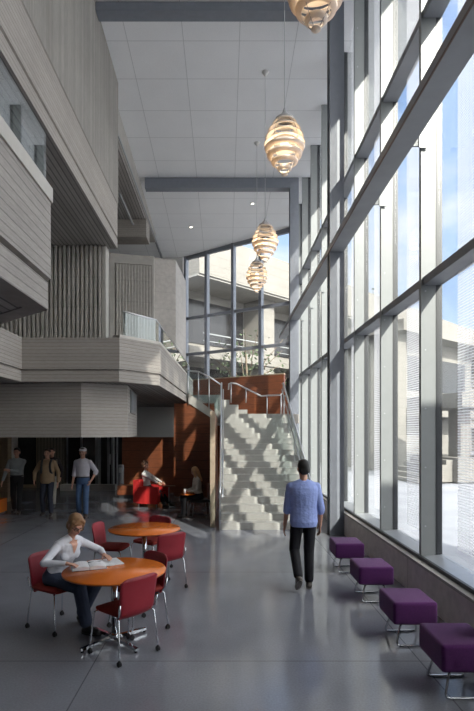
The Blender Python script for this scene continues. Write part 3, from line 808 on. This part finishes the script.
def person(label, loc, rz, pelvis, lean, feet, hands, col, scale=1.0, female=False, hair='short', haircol=(.05,.03,.02),
           sleeve=1.0, head_pitch=0, head_yaw=0, toes=None, elbows=None, knees=None, shoe=(.02,.02,.02), extras=None, voxel=.009, twist=0, skin=None, curl=.5, group=None, footpitch=(0,0)):
    """local frame: x right, y forward, z up. pelvis = hip centre; lean = spine forward tilt (rad)"""
    S = scale
    MS = skin or M['skin']
    pel = V(pelvis)
    up = V((math.sin(twist)*.0, math.sin(lean), math.cos(lean))); fw = V((0, math.cos(lean), -math.sin(lean))); rt = V((1, 0, 0))
    hw = .085 if not female else .09
    sw = (.172 if not female else .155)*S
    hips = [pel + rt*hw*S*s for s in (-1, 1)]
    waist = pel + up*.18*S; chest = pel + up*.36*S; shc = pel + up*.475*S; nb = pel + up*.535*S
    hu = V((0, math.sin(lean*.6+head_pitch*.3), math.cos(lean*.6+head_pitch*.3)))
    hc = nb + hu*.148*S + fw*.01
    shs = [shc + rt*sw*s - up*.035*S for s in (-1, 1)]
    Lu, Lf = .285*S, .255*S; Lt, Ls = .435*S, .42*S
    limbs = []
    for i, s in enumerate((-1, 1)):
        e, w = ik(shs[i], hands[i], Lu, Lf, (elbows[i] if elbows else (s*.5, -.8, -.3)))
        k, a_ = ik(hips[i], feet[i], Lt, Ls, (knees[i] if knees else (s*.08, 1, 0)))
        limbs.append((shs[i], e, w, hips[i], k, a_))
    hd_m = (Matrix.Rotation(head_yaw, 3, 'Z') @ Matrix.Rotation(-head_pitch - lean*.5, 3, 'X'))
    # --- body: one continuous surface
    b = MB()
    g = 1.0
    def torso(b, inf, lo=-.06, hi=.545, shoulders=True):
        if female: pr = [(-.09, .150, .105), (-.02, .172, .118), (.05, .158, .108), (.16, .122, .090), (.25, .130, .098), (.34, .150, .112), (.42, .160, .096), (.48, .140, .075), (.52, .075, .055)]
        else: pr = [(-.09, .145, .105), (-.02, .165, .115), (.06, .160, .108), (.17, .155, .102), (.27, .168, .112), (.36, .182, .118), (.43, .185, .105), (.485, .150, .078), (.525, .08, .058)]
        secs = []
        for h, rx, ry in pr:
            if h < lo or h > hi: continue
            secs.append((pel + up*h*S, rx*S+inf, ry*S+inf, rt, fw))
        b.loft(secs)
        if shoulders:
            for s in (-1, 1): b.capsule(pel + up*.50*S + rt*.035*S*s, shc + rt*(sw-.01)*s - up*.03*S, .048*S+min(inf, .006), .050*S+min(inf, .008))
            for s in (-1, 1): b.ell(shc + rt*(sw-.022)*s - up*.035*S, (.052*S+min(inf, .008), .058*S+min(inf, .008), .054*S+min(inf, .008)), 14, 8)
    torso(b, -.008)
    b.capsule(shs[0], shs[1], .05*S, .05*S)
    if female: 
        for s in (-1, 1): b.ell(pel + up*.345*S + fw*.075*S + rt*.075*S*s, (.056*S, .028*S, .056*S), 14, 8)
    b.capsule(nb - up*.06*S, hc - hu*.06*S, .058*S if not female else .048*S, .052*S if not female else .043*S)
    # head
    hs = S*(1.0 if not female else .95)
    def H(x, y, z): return hc + hd_m @ (V((x, y, z))*hs)
    b.ell(H(0, -.012, .028), (.075*hs, .092*hs, .092*hs), 20, 14, hd_m)
    b.ell(H(0, .022, -.035), (.060*hs, .068*hs, .080*hs), 20, 14, hd_m)
    b.ell(H(0, .062, -.088), (.026*hs, .022*hs, .020*hs), 12, 8, hd_m)          # chin
    b.capsule(H(0, .090, .012), H(0, .108, -.022), .009*hs, .014*hs, 8)          # nose
    b.capsule(H(-.03, .080, .028), H(.03, .080, .028), .012*hs, .012*hs, 8)      # brow
    b.ell(H(0, .086, -.055), (.026*hs, .012*hs, .012*hs), 10, 6, hd_m)           # lips mass
    for s in (-1, 1):
        b.ell(H(s*.078, -.008, -.005), (.010*hs, .022*hs, .034*hs), 10, 8, hd_m)    # ears
        b.ell(H(s*.045, .062, -.028), (.022*hs, .018*hs, .022*hs), 10, 8, hd_m)     # cheeks
    ar = 1.0 if not female else .84
    for i, s in enumerate((-1, 1)):
        sh, e, w, hp, k, an = limbs[i]
        b.capsule(sh, e, .050*S*ar, .038*S*ar); b.capsule(e, w, .040*S*ar, .026*S*ar)
        b.capsule(hp, k, .082*S, .054*S); b.capsule(k, an, .054*S, .036*S); 
        # hand
        d = (w-e).normalized(); inward = V((-s, 0, 0)); nrm = (inward - d*inward.dot(d))
        hd_ = hands_dir[i] if (hands_dir := (extras or {}).get('hand_dir')) else None
        if hd_: d = V(hd_).normalized(); nrm = V((0, 0, -1)) - d*V((0, 0, -1)).dot(d)
        nrm.normalize(); side = d.cross(nrm).normalized()
        if side.y < 0 and not hd_: side = -side          # side = thumb side (forward)
        if hd_ and side.x*(-s) < 0: side = -side
        hs2 = S*(1 if not female else .9)
        pc = w + d*.045*hs2
        for q in (-.024, -.008, .008, .024):
            b.capsule(w + side*q*.7*hs2, w + d*.085*hs2 + side*q*1.15*hs2, .014*hs2, .0125*hs2, 8)
        for fi, (q, ln) in enumerate(((.030, .068), (.010, .078), (-.011, .072), (-.031, .056))):
            base = w + d*.088*hs2 + side*q*hs2
            c1 = (d + nrm*curl*.5).normalized(); c2 = (d + nrm*curl*1.3).normalized(); c3 = (d*.7 + nrm*curl*2).normalized()
            p1 = base + c1*ln*.45*hs2; p2 = p1 + c2*ln*.33*hs2; p3 = p2 + c3*ln*.25*hs2
            b.capsule(base, p1, .0092*hs2, .0085*hs2, 8); b.capsule(p1, p2, .0085*hs2, .008*hs2, 8); b.capsule(p2, p3, .008*hs2, .007*hs2, 8)
        tb = w + d*.025*hs2 + side*.026*hs2; t1 = tb + (d*.6 + side*.7 + nrm*.35).normalized()*.042*hs2; t2 = t1 + (d*.95 + side*.2 + nrm*.3).normalized()*.032*hs2
        b.capsule(tb, t1, .0135*hs2, .0105*hs2, 8); b.capsule(t1, t2, .0105*hs2, .009*hs2, 8)
        # bare foot inside the shoe
        fd = V((toes[i][0], toes[i][1], 0)).normalized() if toes else V((s*.12, 1, 0)).normalized()
        fp = footpitch[i]; fdd = (fd*math.cos(fp) + V((0, 0, -math.sin(fp)))).normalized(); dn = V((0, 0, -1))*math.cos(fp) - fd*math.sin(fp)
        b.capsule(an + dn*.03, an + fdd*.12*S + dn*.055*S, .034*S, .026*S, 10)
    root = remesh(b, 'person', MS, min(voxel, .0065) if voxel < .009 else voxel*.8, None, 3)
    root.location = loc; root.rotation_euler = (0, 0, rz); tag(root, label, 'person', group)
    # --- shirt
    b = MB(); torso(b, col.get('inf', .010), lo=col.get('hem', -.09), hi=.49 if col.get('vneck') else .545); 
    if female:
        for s in (-1, 1): b.ell(pel + up*.345*S + fw*.078*S + rt*.075*S*s, (.066*S, .036*S, .066*S), 14, 8)
    loose = col.get('loose', .012)
    for i in (0, 1):
        sh, e, w = limbs[i][:3]
        if sleeve >= 1: b.capsule(sh, e, .056*S*ar+loose, .044*S*ar+loose*.8); b.capsule(e, e+(w-e)*.90, .046*S*ar+loose*.6, .034*S*ar+loose*.3)
        else: b.capsule(sh, sh+(e-sh)*1.0, .056*S*ar+loose, .047*S*ar+loose); b.capsule(e, e+(w-e)*.18, .047*S*ar+loose, .045*S*ar+loose)
    if col.get('collar'):
        b.lathe([(.050*S, .0), (.064*S, .0), (.070*S, .035), (.058*S, .045), (.050*S, .03)], c=pel+up*.49*S, n=18)
    root_shirt = remesh(b, 'shirt' if not col.get('top') else col['top'], col['shirt'], voxel, root)
    # neckline of the top: skin V for the near woman
    if col.get('vneck'):
        from mathutils.bvhtree import BVHTree
        sm_ = root_shirt.data; tr_ = BVHTree.FromPolygons([v.co for v in sm_.vertices], [p.vertices[:] for p in sm_.polygons])
        b = MB(); rows = []
        for j2 in range(13):
            t2 = j2/12; h2 = .512 - .135*t2; wd = .052*(1-t2)**.8*S + .002
            row = []
            for i2 in range(9):
                o2 = pel + up*h2*S + rt*wd*(-1+2*i2/8) + fw*.4
                hit = tr_.ray_cast(o2, -fw)[0]
                row.append((hit if hit else o2 - fw*.345) + fw*.007)
            rows.append(row)
        vs2 = [[b.bm.verts.new(p) for p in r] for r in rows]
        for j2 in range(12):
            for i2 in range(8): b._f((vs2[j2][i2], vs2[j2][i2+1], vs2[j2+1][i2+1], vs2[j2+1][i2]), True)
        b.build('neckline', MS, root)
    # --- trousers
    b = MB()
    b.loft([(pel + up*h*S, rx*S+.008, ry*S+.008, rt, fw) for h, rx, ry in ((-.10, .12, .095), (-.07, .155, .110), (-.02, .172, .120), (.05, .162, .112), (.09, .158, .108))])
    tl = col.get('leg', .014)
    for i in (0, 1):
        hp, k, an = limbs[i][3:]
        b.capsule(hp, k, .086*S+tl*.6, .058*S+tl); b.capsule(k, an+(k-an)*.10, .058*S+tl, .044*S+tl*1.3)
    remesh(b, 'trousers', col['trousers'], voxel, root)
    if col.get('belt'):
        MB().loft([(pel + up*h*S, .163*S+.012, .112*S+.012, rt, fw) for h in (.06, .09)]).build('belt', M['black'], root)
    # --- shoes
    sm = plain('shoe_leather', shoe, .4)
    for i, s in enumerate((-1, 1)):
        an = limbs[i][5]; fd = V((toes[i][0], toes[i][1], 0)).normalized() if toes else V((s*.12, 1, 0)).normalized()
        fp = footpitch[i]; f2 = (fd*math.cos(fp) + V((0, 0, -math.sin(fp)))).normalized(); dn = (V((0, 0, -1))*math.cos(fp) - fd*math.sin(fp)).normalized()
        b = MB()
        b.ell(an + dn*.045*S - f2*.025*S, (.042*S, .042*S, .038*S), 14, 8)
        b.capsule(an + dn*.045*S, an + dn*.055*S + f2*.13*S, .042*S, .036*S)
        b.capsule(an, an + dn*.04*S + f2*.06*S, .046*S, .042*S)
        sh_ = remesh(b, 'shoe', sm, voxel*.9, root)
        sd = V((-fd.y, fd.x, 0)); b = MB(); q0 = []; q1 = []
        for k2 in range(20):
            t2 = 2*PI*k2/20; p = an + dn*.072*S + f2*(.055*S + .125*S*math.cos(t2)) + sd*(.040*S*math.sin(t2)); q0.append(p); q1.append(p + dn*.014*S)
        b.rings([q0, q1]); b.build('sole', M['black'] if not col.get('sole') else col['sole'], sh_)
    # --- face details
    for s in (-1, 1): MB().ell(H(s*.030, .078, .010), (.0125*hs, .009*hs, .0075*hs), 10, 6, hd_m).build('eye', M['eye'], root)
    MB().ell(H(0, .0955, -.056), (.022*hs, .006*hs, .006*hs), 10, 6, hd_m).build('mouth', M['lip'], root)
    # --- hair
    hm = plain('hair', haircol, .55, var=.25, vscale=30, stretch=(8, 8, 1))
    b = MB()
    if hair == 'short':
        b.ell(H(0, -.024, .045), (.083*hs, .095*hs, .090*hs), 20, 12, hd_m); b.ell(H(0, -.05, -.005), (.080*hs, .062*hs, .075*hs), 16, 10, hd_m)
        b.ell(H(0, .035, .098), (.06*hs, .05*hs, .028*hs), 14, 8, hd_m)
    elif hair == 'bob':
        b.ell(H(0, -.022, .045), (.088*hs, .100*hs, .092*hs), 20, 12, hd_m); b.ell(H(0, -.045, -.03), (.088*hs, .065*hs, .095*hs), 16, 10, hd_m)
        for s in (-1, 1): b.capsule(H(s*.066, .035, .075), H(s*.082, .035, -.06), .024*hs, .022*hs)
        for s in (-1, 1): b.capsule(H(s*.01, .045, .115), H(s*.06, .06, .075), .022*hs, .016*hs)
        b.ell(H(0, -.085, .03), (.06*hs, .04*hs, .06*hs), 12, 8, hd_m)
    elif hair == 'long':
        b.ell(H(0, -.02, .045), (.088*hs, .100*hs, .092*hs), 20, 12, hd_m)
        for s in (-1, 1): b.capsule(H(s*.068, .03, .06), H(s*.10, .05, -.28), .032*hs, .026*hs)
        b.capsule(H(-.03, -.07, .0), H(-.05, -.075, -.30), .062*hs, .040*hs); b.capsule(H(.03, -.07, .0), H(.05, -.075, -.30), .062*hs, .040*hs)
    elif hair == 'curly':
        rnd = random.Random(3)
        for k2 in range(60):
            u, v = rnd.random()*2*PI, rnd.random(); z_ = -.07+.19*v; r_ = math.sqrt(max(.05, 1-((z_-.02)/.12)**2))
            y_ = math.sin(u)*.098*r_-.02
            if y_ > .045 and z_ < .06: continue
            b.ell(H(math.cos(u)*.092*r_, y_, z_+.03), (.028, .028, .028), 8, 6)
        b.ell(H(0, -.025, .045), (.085*hs, .092*hs, .088*hs), 16, 10, hd_m)
    remesh(b, 'hair', hm, voxel*.8, root, 2)
    return root, H, hd_m, hs, limbs, pel, up, fw, rt, hc

# walking man (seen from behind)
shirt_blue = cloth('blue_shirt_cotton', (.30, .38, .72), .9)
r_ = person('man in a pale blue shirt and black trousers walking away from the camera', (1.10, 7.12, 0), 0, (-.02, .02, .945), .03,
    [(-.115, -.16, .20), (.06, .06, .085)], [(-.275, .13, .80), (.215, .08, .86)], dict(shirt=shirt_blue, trousers=cloth('black_denim', (.012, .012, .016), .3), loose=.010, inf=.026, collar=True, hem=-.10, leg=.016, sole=plain('grey_sole', (.20, .18, .16), .6)),
    scale=1.02, hair='short', haircol=(.012, .010, .009), sleeve=0, head_yaw=.1, footpitch=(.75, 0), knees=[(-.1, 1, 0), (.05, 1, 0)], elbows=[(-.35, -1, 0), (.5, -1, 0)], voxel=.0075, shoe=(.10, .085, .07), toes=[(-.15, 1), (.12, 1)])

# seated reading woman
wr = yaw(.86, -.50)
def seated_local(wx, wy, wz, base, rz):
    d = Matrix.Rotation(-rz, 3, 'Z') @ (V((wx, wy, wz)) - V(base)); return d
base = (-1.86, 5.80, 0)
def LW(x, y, z): return seated_local(x, y, z, base, wr)
wres = person('woman with glasses in a white V-neck top and jeans reading at the near orange table', base, wr, (0, -.02, .545), .45,
    [LW(-1.62, 5.86, .10), LW(-1.46, 5.50, .10)], [LW(-1.33, 5.72, .80), LW(-1.62, 5.33, .80)],
    dict(shirt=cloth('white_knit', (.66, .67, .72), .25), trousers=cloth('blue_denim', (.045, .06, .10), .4), top='sweater', vneck=True, hem=-.06, loose=.006, leg=.02),
    scale=.97, female=True, hair='bob', haircol=(.26, .14, .065), head_pitch=.38, head_yaw=-.25, toes=[(.2, 1), (-.2, 1)],
    knees=[(0, .5, 1), (0, .5, 1)], elbows=[(-1, -.1, -.4), (1, -.3, -.45)], voxel=.0075, extras=dict(hand_dir=[(.3, 1, -.12), (-.35, 1, -.12)]), curl=.35)
root, H, hm_, hs = wres[:4]
b = MB()
for s in (-1, 1):
    pts = [H(s*.034+.027*math.cos(2*PI*k/16), .094, .008+.017*math.sin(2*PI*k/16)) for k in range(17)]
    b.tube(pts, .0035, 6)
    b.tube([H(s*.061, .092, .014), H(s*.082, .05, .014), H(s*.084, -.01, .008)], .003, 6)
b.tube([H(-.008, .096, .012), H(.008, .096, .012)], .003, 6)
b.build('glasses', M['black'], root)

# three men walking in from the doors
NAV = cloth('dark_denim', (.03, .035, .055)); JEAN = cloth('mid_blue_denim', (.06, .11, .22))
person('man in a grey button shirt and black trousers, leftmost of the walking men', (X(17, 13.7), 13.7, 0), PI+.1, (0, 0, .93), .0,
    [(-.10, .18, .085), (.11, -.15, .10)], [(.10, .27, 1.16), (.36, .05, .84)], dict(shirt=cloth('grey_cotton', (.33, .36, .36)), trousers=cloth('black_cotton', (.012, .012, .014)), belt=True, collar=True, hem=-.02),
    scale=1.0, hair='short', haircol=(.015, .012, .01), voxel=.011, elbows=[(-.6, -.5, -.8), (.8, -.6, 0)], shoe=(.03, .02, .015))
w2 = person('man in a beige sweater and backpack straps, middle of the walking men', (X(47.5, 13.35), 13.35, 0), PI, (0, 0, .92), .0,
    [(-.12, .08, .085), (.13, -.06, .085)], [(-.30, .10, .86), (.26, .22, .92)], dict(shirt=cloth('beige_knit', (.36, .25, .15)), trousers=NAV, top='sweater', hem=-.10, loose=.012, inf=.024),
    scale=1.0, hair='short', haircol=(.05, .03, .02), voxel=.011, elbows=[(-.9, -.5, 0), (.9, -.5, -.2)], shoe=(.03, .02, .015))
root, pel, up, fw, rt = w2[0], w2[5], w2[6], w2[7], w2[8]
for s in (-1, 1):
    b = MB(); b.tube([pel+up*.18+rt*s*.135+fw*.06, pel+up*.22+rt*s*.12+fw*.122, pel+up*.33+rt*s*.11+fw*.142, pel+up*.43+rt*s*.105+fw*.125, pel+up*.51+rt*s*.11+fw*.05, pel+up*.50+rt*s*.11-fw*.09], .030, 8)
    b.build('backpack_strap', M['black'], root)
b = MB(); b.box(pel.x-.17, pel.x+.17, pel.y-.30, pel.y-.13, pel.z+.08, pel.z+.52); b.build('backpack', M['black'], root, bevel=.05, seg=3)
w3 = person('man in a white cap, pale shirt and blue jeans, rightmost of the walking men', (X(83, 13.15), 13.15, 0), PI-.08, (0, 0, .94), .0,
    [(-.11, .10, .085), (.12, -.05, .085)], [(-.235, .06, .93), (.26, .06, .80)], dict(shirt=cloth('pale_lilac_cotton', (.58, .56, .62)), trousers=JEAN, belt=True, collar=True, hem=-.0),
    scale=1.01, hair='short', haircol=(.04, .025, .02), voxel=.011, elbows=[(-.9, -.5, 0), (.2, -1, 0)], sleeve=0, shoe=(.05, .03, .02))
root, H, hm_, hs = w3[:4]
b = MB(); b.ell(H(0, -.012, .065), (.090, .102, .072), 18, 10, hm_)
b.ell(H(0, .105, .062), (.066, .065, .010), 14, 6, hm_); b.build('cap', M['paper'], root, smooth=True)
person('person in light trousers half hidden behind the man with the backpack', (X(52, 14.9), 14.9, 0), PI, (0, 0, .91), .0,
    [(-.10, .16, .085), (.11, -.12, .09)], [(-.27, .08, .85), (.27, .08, .85)], dict(shirt=cloth('dark_wool', (.03, .025, .03)), trousers=cloth('light_chino', (.42, .40, .36)), hem=-.08),
    scale=.97, hair='short', haircol=(.03, .02, .02), voxel=.012, elbows=[(-.9, -.5, 0), (.9, -.5, 0)])
# lounge people
ar_ = yaw(.95, -.3)
person('person with curly hair and a white top seated in the bright red armchair', (-2.22, 15.1, 0), ar_, (0, -.04, .52), -.12,
    [(-.12, .62, .09), (.12, .55, .09)], [(-.16, .36, .68), (.16, .44, .66)], dict(shirt=cloth('white_cotton', (.62, .61, .60)), trousers=cloth('dark_cotton', (.02, .02, .025)), hem=-.05),
    scale=.95, female=True, hair='curly', haircol=(.10, .05, .03), voxel=.011, knees=[(-.1, .6, 1), (.1, .6, 1)], elbows=[(-.8, -.3, -.8), (.8, -.3, -.8)], head_pitch=.1)
person('woman with long fair hair and a cream sweater seated at the small wooden table', (-.665, 13.24, 0), yaw(-.95, -.25), (0, 0, .52), .15,
    [(-.10, .42, .09), (.10, .36, .09)], [(-.13, .32, .66), (.13, .30, .66)], dict(shirt=cloth('cream_wool', (.62, .58, .50)), trousers=cloth('black_wool', (.014, .013, .016)), top='sweater', hem=-.05),
    scale=.94, female=True, hair='long', haircol=(.60, .36, .18), voxel=.010, knees=[(-.1, .6, 1), (.1, .6, 1)], elbows=[(-.6, -.3, -.8), (.6, -.3, -.8)], head_pitch=.3)

# ------------------------------------------------------------------ outdoors
b = MB(); n = 60
ux = [ -60 + 190*i/n for i in range(n+1)]; uy = [-40 + 180*j/n for j in range(n+1)]
grid = [[b.bm.verts.new((x, y, -.32 if (x < 3.2 and y < 26) else -.05 + .12*math.sin(x*.7+y*.3)*math.sin(y*.5-x*.2))) for x in ux] for y in uy]
for j in range(n):
    for i in range(n): b._f((grid[j][i], grid[j][i+1], grid[j+1][i+1], grid[j+1][i]), True)
struct(b.build('ground', M['snow']))
# long pale concrete building running away behind the far glass and the right windows
bd = V((1.01, 1)).normalized(); bnrm = V((bd.y, -bd.x)); bo = V((.68, 32.0))
def BP(t, off=0): return bo + bd*t + bnrm*off       # off>0 towards us
rot = math.atan2(bd.y, bd.x)
bl = thing('campus_building', 'long pale concrete building with overhanging bands beyond the glass walls', 'building', (bo.x, bo.y, 0), rot)
# local: x along, -y towards the hall
def bb(nm, mat, *boxes):
    b = MB()
    for q in boxes: b.box(*q)
    return b.build(nm, M[mat], bl)
bb('fascia', 'conc_out', (-5, 70, -2.2, 5, 10.4, 12.6))
bb('wall', 'conc_out', (-5, 70, .4, 4.5, 0, 10.4))
bb('floor_slab', 'conc_out', (-5, 70, -1.4, .4, 6.2, 6.75))
bb('floor_slab', 'conc_out', (2, 70, -1.6, .4, 2.6, 3.1))
bb('soffit', 'conc_out_dark', (-5, 70, -2.1, .4, 10.3, 10.42))
for i in range(11):
    x0 = -4 + i*6.4
    bb('window_band', 'darkdoor', (x0, x0+5.0, .34, .45, 7.3, 9.8))
    bb('window_band', 'darkdoor', (x0, x0+5.0, .34, .45, 3.5, 5.9))
    bb('pier', 'conc_out', (x0+5.1, x0+6.1, -1.3, .4, 0, 10.3))
    bb('guard_rail', 'white_steel', (x0, x0+5.1, -1.42, -1.38, 7.5, 7.56), (x0, x0+5.1, -1.42, -1.38, 7.1, 7.14))
bw = thing('concrete_terrace', 'low pale concrete terrace and steps in the snowy courtyard', 'terrace', (11.8, 22.5, 0), .25)
b = MB(); b.box(-2.0, 6, 0, 3.2, 0, 1.05); b.build('platform', M['conc_out'], bw)
b = MB()
for k in range(5): b.box(-2.0-.35*(k+1), -2.0-.35*k, .3, 2.9, 0, 1.05-.2*(k+1)+.1)
b.build('steps', M['conc_out'], bw)
b = MB(); b.box(-2.2, 6, -.5, 3.4, 3.2, 3.8); b.build('canopy', M['conc_out'], bw)
for x in (-1.4, 2.2, 5.2): MB().box(x, x+.5, .6, 1.4, 1.05, 3.2).build('pier', M['conc_out'], bw)
MB().box(-.5, 1.6, .2, .25, 1.05, 2.0).build('parapet', M['conc_out_dark'], bw)
bl2 = thing('concrete_wing', 'pale concrete wing with a tall pier standing in the snow right of the steel column', 'building', (X(398, 29.5), 29.5, 0), .7)
for nm, q in (('wall', (0, 9, 0, 5, 0, 7.6)), ('pier', (-.9, 0, -.5, 1.2, 0, 8.0)), ('roof', (-1.4, 9.6, -1.2, 5.5, 7.6, 8.2)), ('window_band', (1.0, 8, -.05, .0, 4.6, 6.6)), ('canopy', (.4, 8.4, -1.6, 0, 3.0, 3.5))):
    MB().box(*q).build(nm, M['darkdoor' if nm == 'window_band' else 'conc_out'], bl2)
# unseen wing outside right, shaped to shade lower windows; tower added to shade wall_header
struct(MB().box(XG+.2, 11, -11, -3.05, 0, 9.5).box(XG+.2, 5.3, -7, -3.06, 9.5, 14.5).build('wall_wing_occluder', M['conc_out']))

def conifer(x, y, h, label):
    t = thing('evergreen_tree', label, 'tree', (x, y, -.05))
    MB().tube([(0, 0, 0), (0, 0, h*.95)], [h*.02, .02], 8).build('trunk', M['bark'], t)
    b = MB(); rn = random.Random(int(h*10))
    for k in range(26):
        z = h*(.12+.86*k/26); R = h*.20*(1-k/26)+.08
        for j in range(11):
            a_ = 2*PI*j/11 + rn.random(); r = R*(.75+.4*rn.random())
            p0 = V((0, 0, z+.12*R)); p1 = V((math.cos(a_)*r, math.sin(a_)*r, z-.25*R)); pm = (p0+p1)/2+V((0, 0, .05*R))
            b.tube([p0, pm, p1], [.02, .13*R+.03, .01], 5, smooth=False)
    b.build('foliage', M['needles'], t)
conifer(X(373, 58), 58, 19.2, 'tall dark evergreen tree seen between the window mullions right of the column')
def tree(x, y, h, label, seed):
    t = thing('leafy_tree', label, 'tree', (x, y, -.05)); rn = random.Random(seed)
    MB().tube([(0, 0, 0), (.1, 0, h*.5), (0, .1, h*.8)], [.14, .09, .04], 8).build('trunk', M['bark'], t)
    b = MB()
    for k in range(14):
        a_ = rn.random()*2*PI; e = V((math.cos(a_)*h*.25, math.sin(a_)*h*.25, h*(.55+.4*rn.random())))
        b.tube([(0.05, 0, h*.45), e*.5+V((0, 0, h*.3)), e], [.04, .025, .01], 5)
    b.build('branch', M['bark'], t)
    b = MB()
    for k in range(420):
        u = V((rn.gauss(0, 1), rn.gauss(0, 1), rn.gauss(0, 1))).normalized()*(.4+.6*rn.random())
        c = V((u.x*h*.30, u.y*h*.30, h*.66+u.z*h*.33)); s = .11
        d1 = V((rn.gauss(0, 1), rn.gauss(0, 1), rn.gauss(0, 1))).normalized()*s; d2 = V((rn.gauss(0, 1), rn.gauss(0, 1), rn.gauss(0, 1))).normalized()*s*.6
        b._f([b.bm.verts.new(c+d1), b.bm.verts.new(c+d2), b.bm.verts.new(c-d1), b.bm.verts.new(c-d2)])
    b.build('foliage', M['leaf'], t)
tree(X(246, 28), 28, 8.0, 'green tree seen through the middle of the far glass wall', 5)
tree(X(272, 29.5), 29.5, 6.0, 'smaller green tree right of centre behind the far glass wall', 9)

# ------------------------------------------------------------------ light
W = bpy.data.worlds.new('world'); SC.world = W; W.use_nodes = True
wn = W.node_tree.nodes; wl = W.node_tree.links
def wm(op, a, b=None, c=None): return math_n(wn, wl, op, a, b, c)
tcw = wn.new('ShaderNodeTexCoord'); sp = wn.new('ShaderNodeSeparateXYZ'); wl.new(tcw.outputs['Generated'], sp.inputs[0])
SUN = V((1, -2, 1.4)).normalized()
dt = wn.new('ShaderNodeVectorMath'); dt.operation = 'DOT_PRODUCT'; wl.new(tcw.outputs['Generated'], dt.inputs[0]); dt.inputs[1].default_value = SUN
def mixc(f, a, b):
    n = wn.new('ShaderNodeMix'); n.data_type = 'RGBA'; wl.new(f, n.inputs[0])
    for k, v in ((6, a), (7, b)):
        if isinstance(v, tuple): n.inputs[k].default_value = (*v, 1)
        else: wl.new(v, n.inputs[k])
    return n.outputs[2]
el = wm('POWER', wm('MAXIMUM', sp.outputs[2], 0), .55)
base = mixc(el, (.62, .76, .95), (.22, .40, .82))
mpw = wn.new('ShaderNodeMapping'); mpw.inputs['Scale'].default_value = (1, 1, 2.6); wl.new(tcw.outputs['Generated'], mpw.inputs[0])
cn = wn.new('ShaderNodeTexNoise'); cn.inputs['Scale'].default_value = 2.3; cn.inputs['Detail'].default_value = 7; cn.inputs['Roughness'].default_value = .55; wl.new(mpw.outputs[0], cn.inputs['Vector'])
cr = wn.new('ShaderNodeMapRange'); cr.inputs['From Min'].default_value = .50; cr.inputs['From Max'].default_value = .72; wl.new(cn.outputs[0], cr.inputs['Value'])
base = mixc(cr.outputs[0], base, (.95, .93, .95))
glow = wm('POWER', wm('MAXIMUM', wm('MULTIPLY_ADD', dt.outputs['Value'], .8, .2), 0), 1.6)
base = mixc(glow, base, (4.7, 4.6, 4.5))
wl.new(base, wn['Background'].inputs[0]); wn['Background'].inputs[1].default_value = 1.0
sl_ = bpy.data.lights.new('sun', 'SUN'); sl_.energy = 6.8; sl_.angle = math.radians(.55); sl_.color = (1, .95, .86)
so = bpy.data.objects.new('sun', sl_); COL.objects.link(so)
so.rotation_euler = V((1, -2, 1.4)).to_track_quat('Z', 'Y').to_euler()
vs = SC.view_settings; SC.display_settings.display_device = 'sRGB'
vs.view_transform = 'Standard'; vs.look = 'None'; vs.exposure = 0.58; vs.gamma = 1; vs.use_curve_mapping = False
SC.cycles.transparent_max_bounces = 24; SC.cycles.max_bounces = 10; SC.cycles.diffuse_bounces = 6; SC.cycles.glossy_bounces = 5
SC.cycles.caustics_reflective = False; SC.cycles.caustics_refractive = False; SC.cycles.sample_clamp_indirect = 6
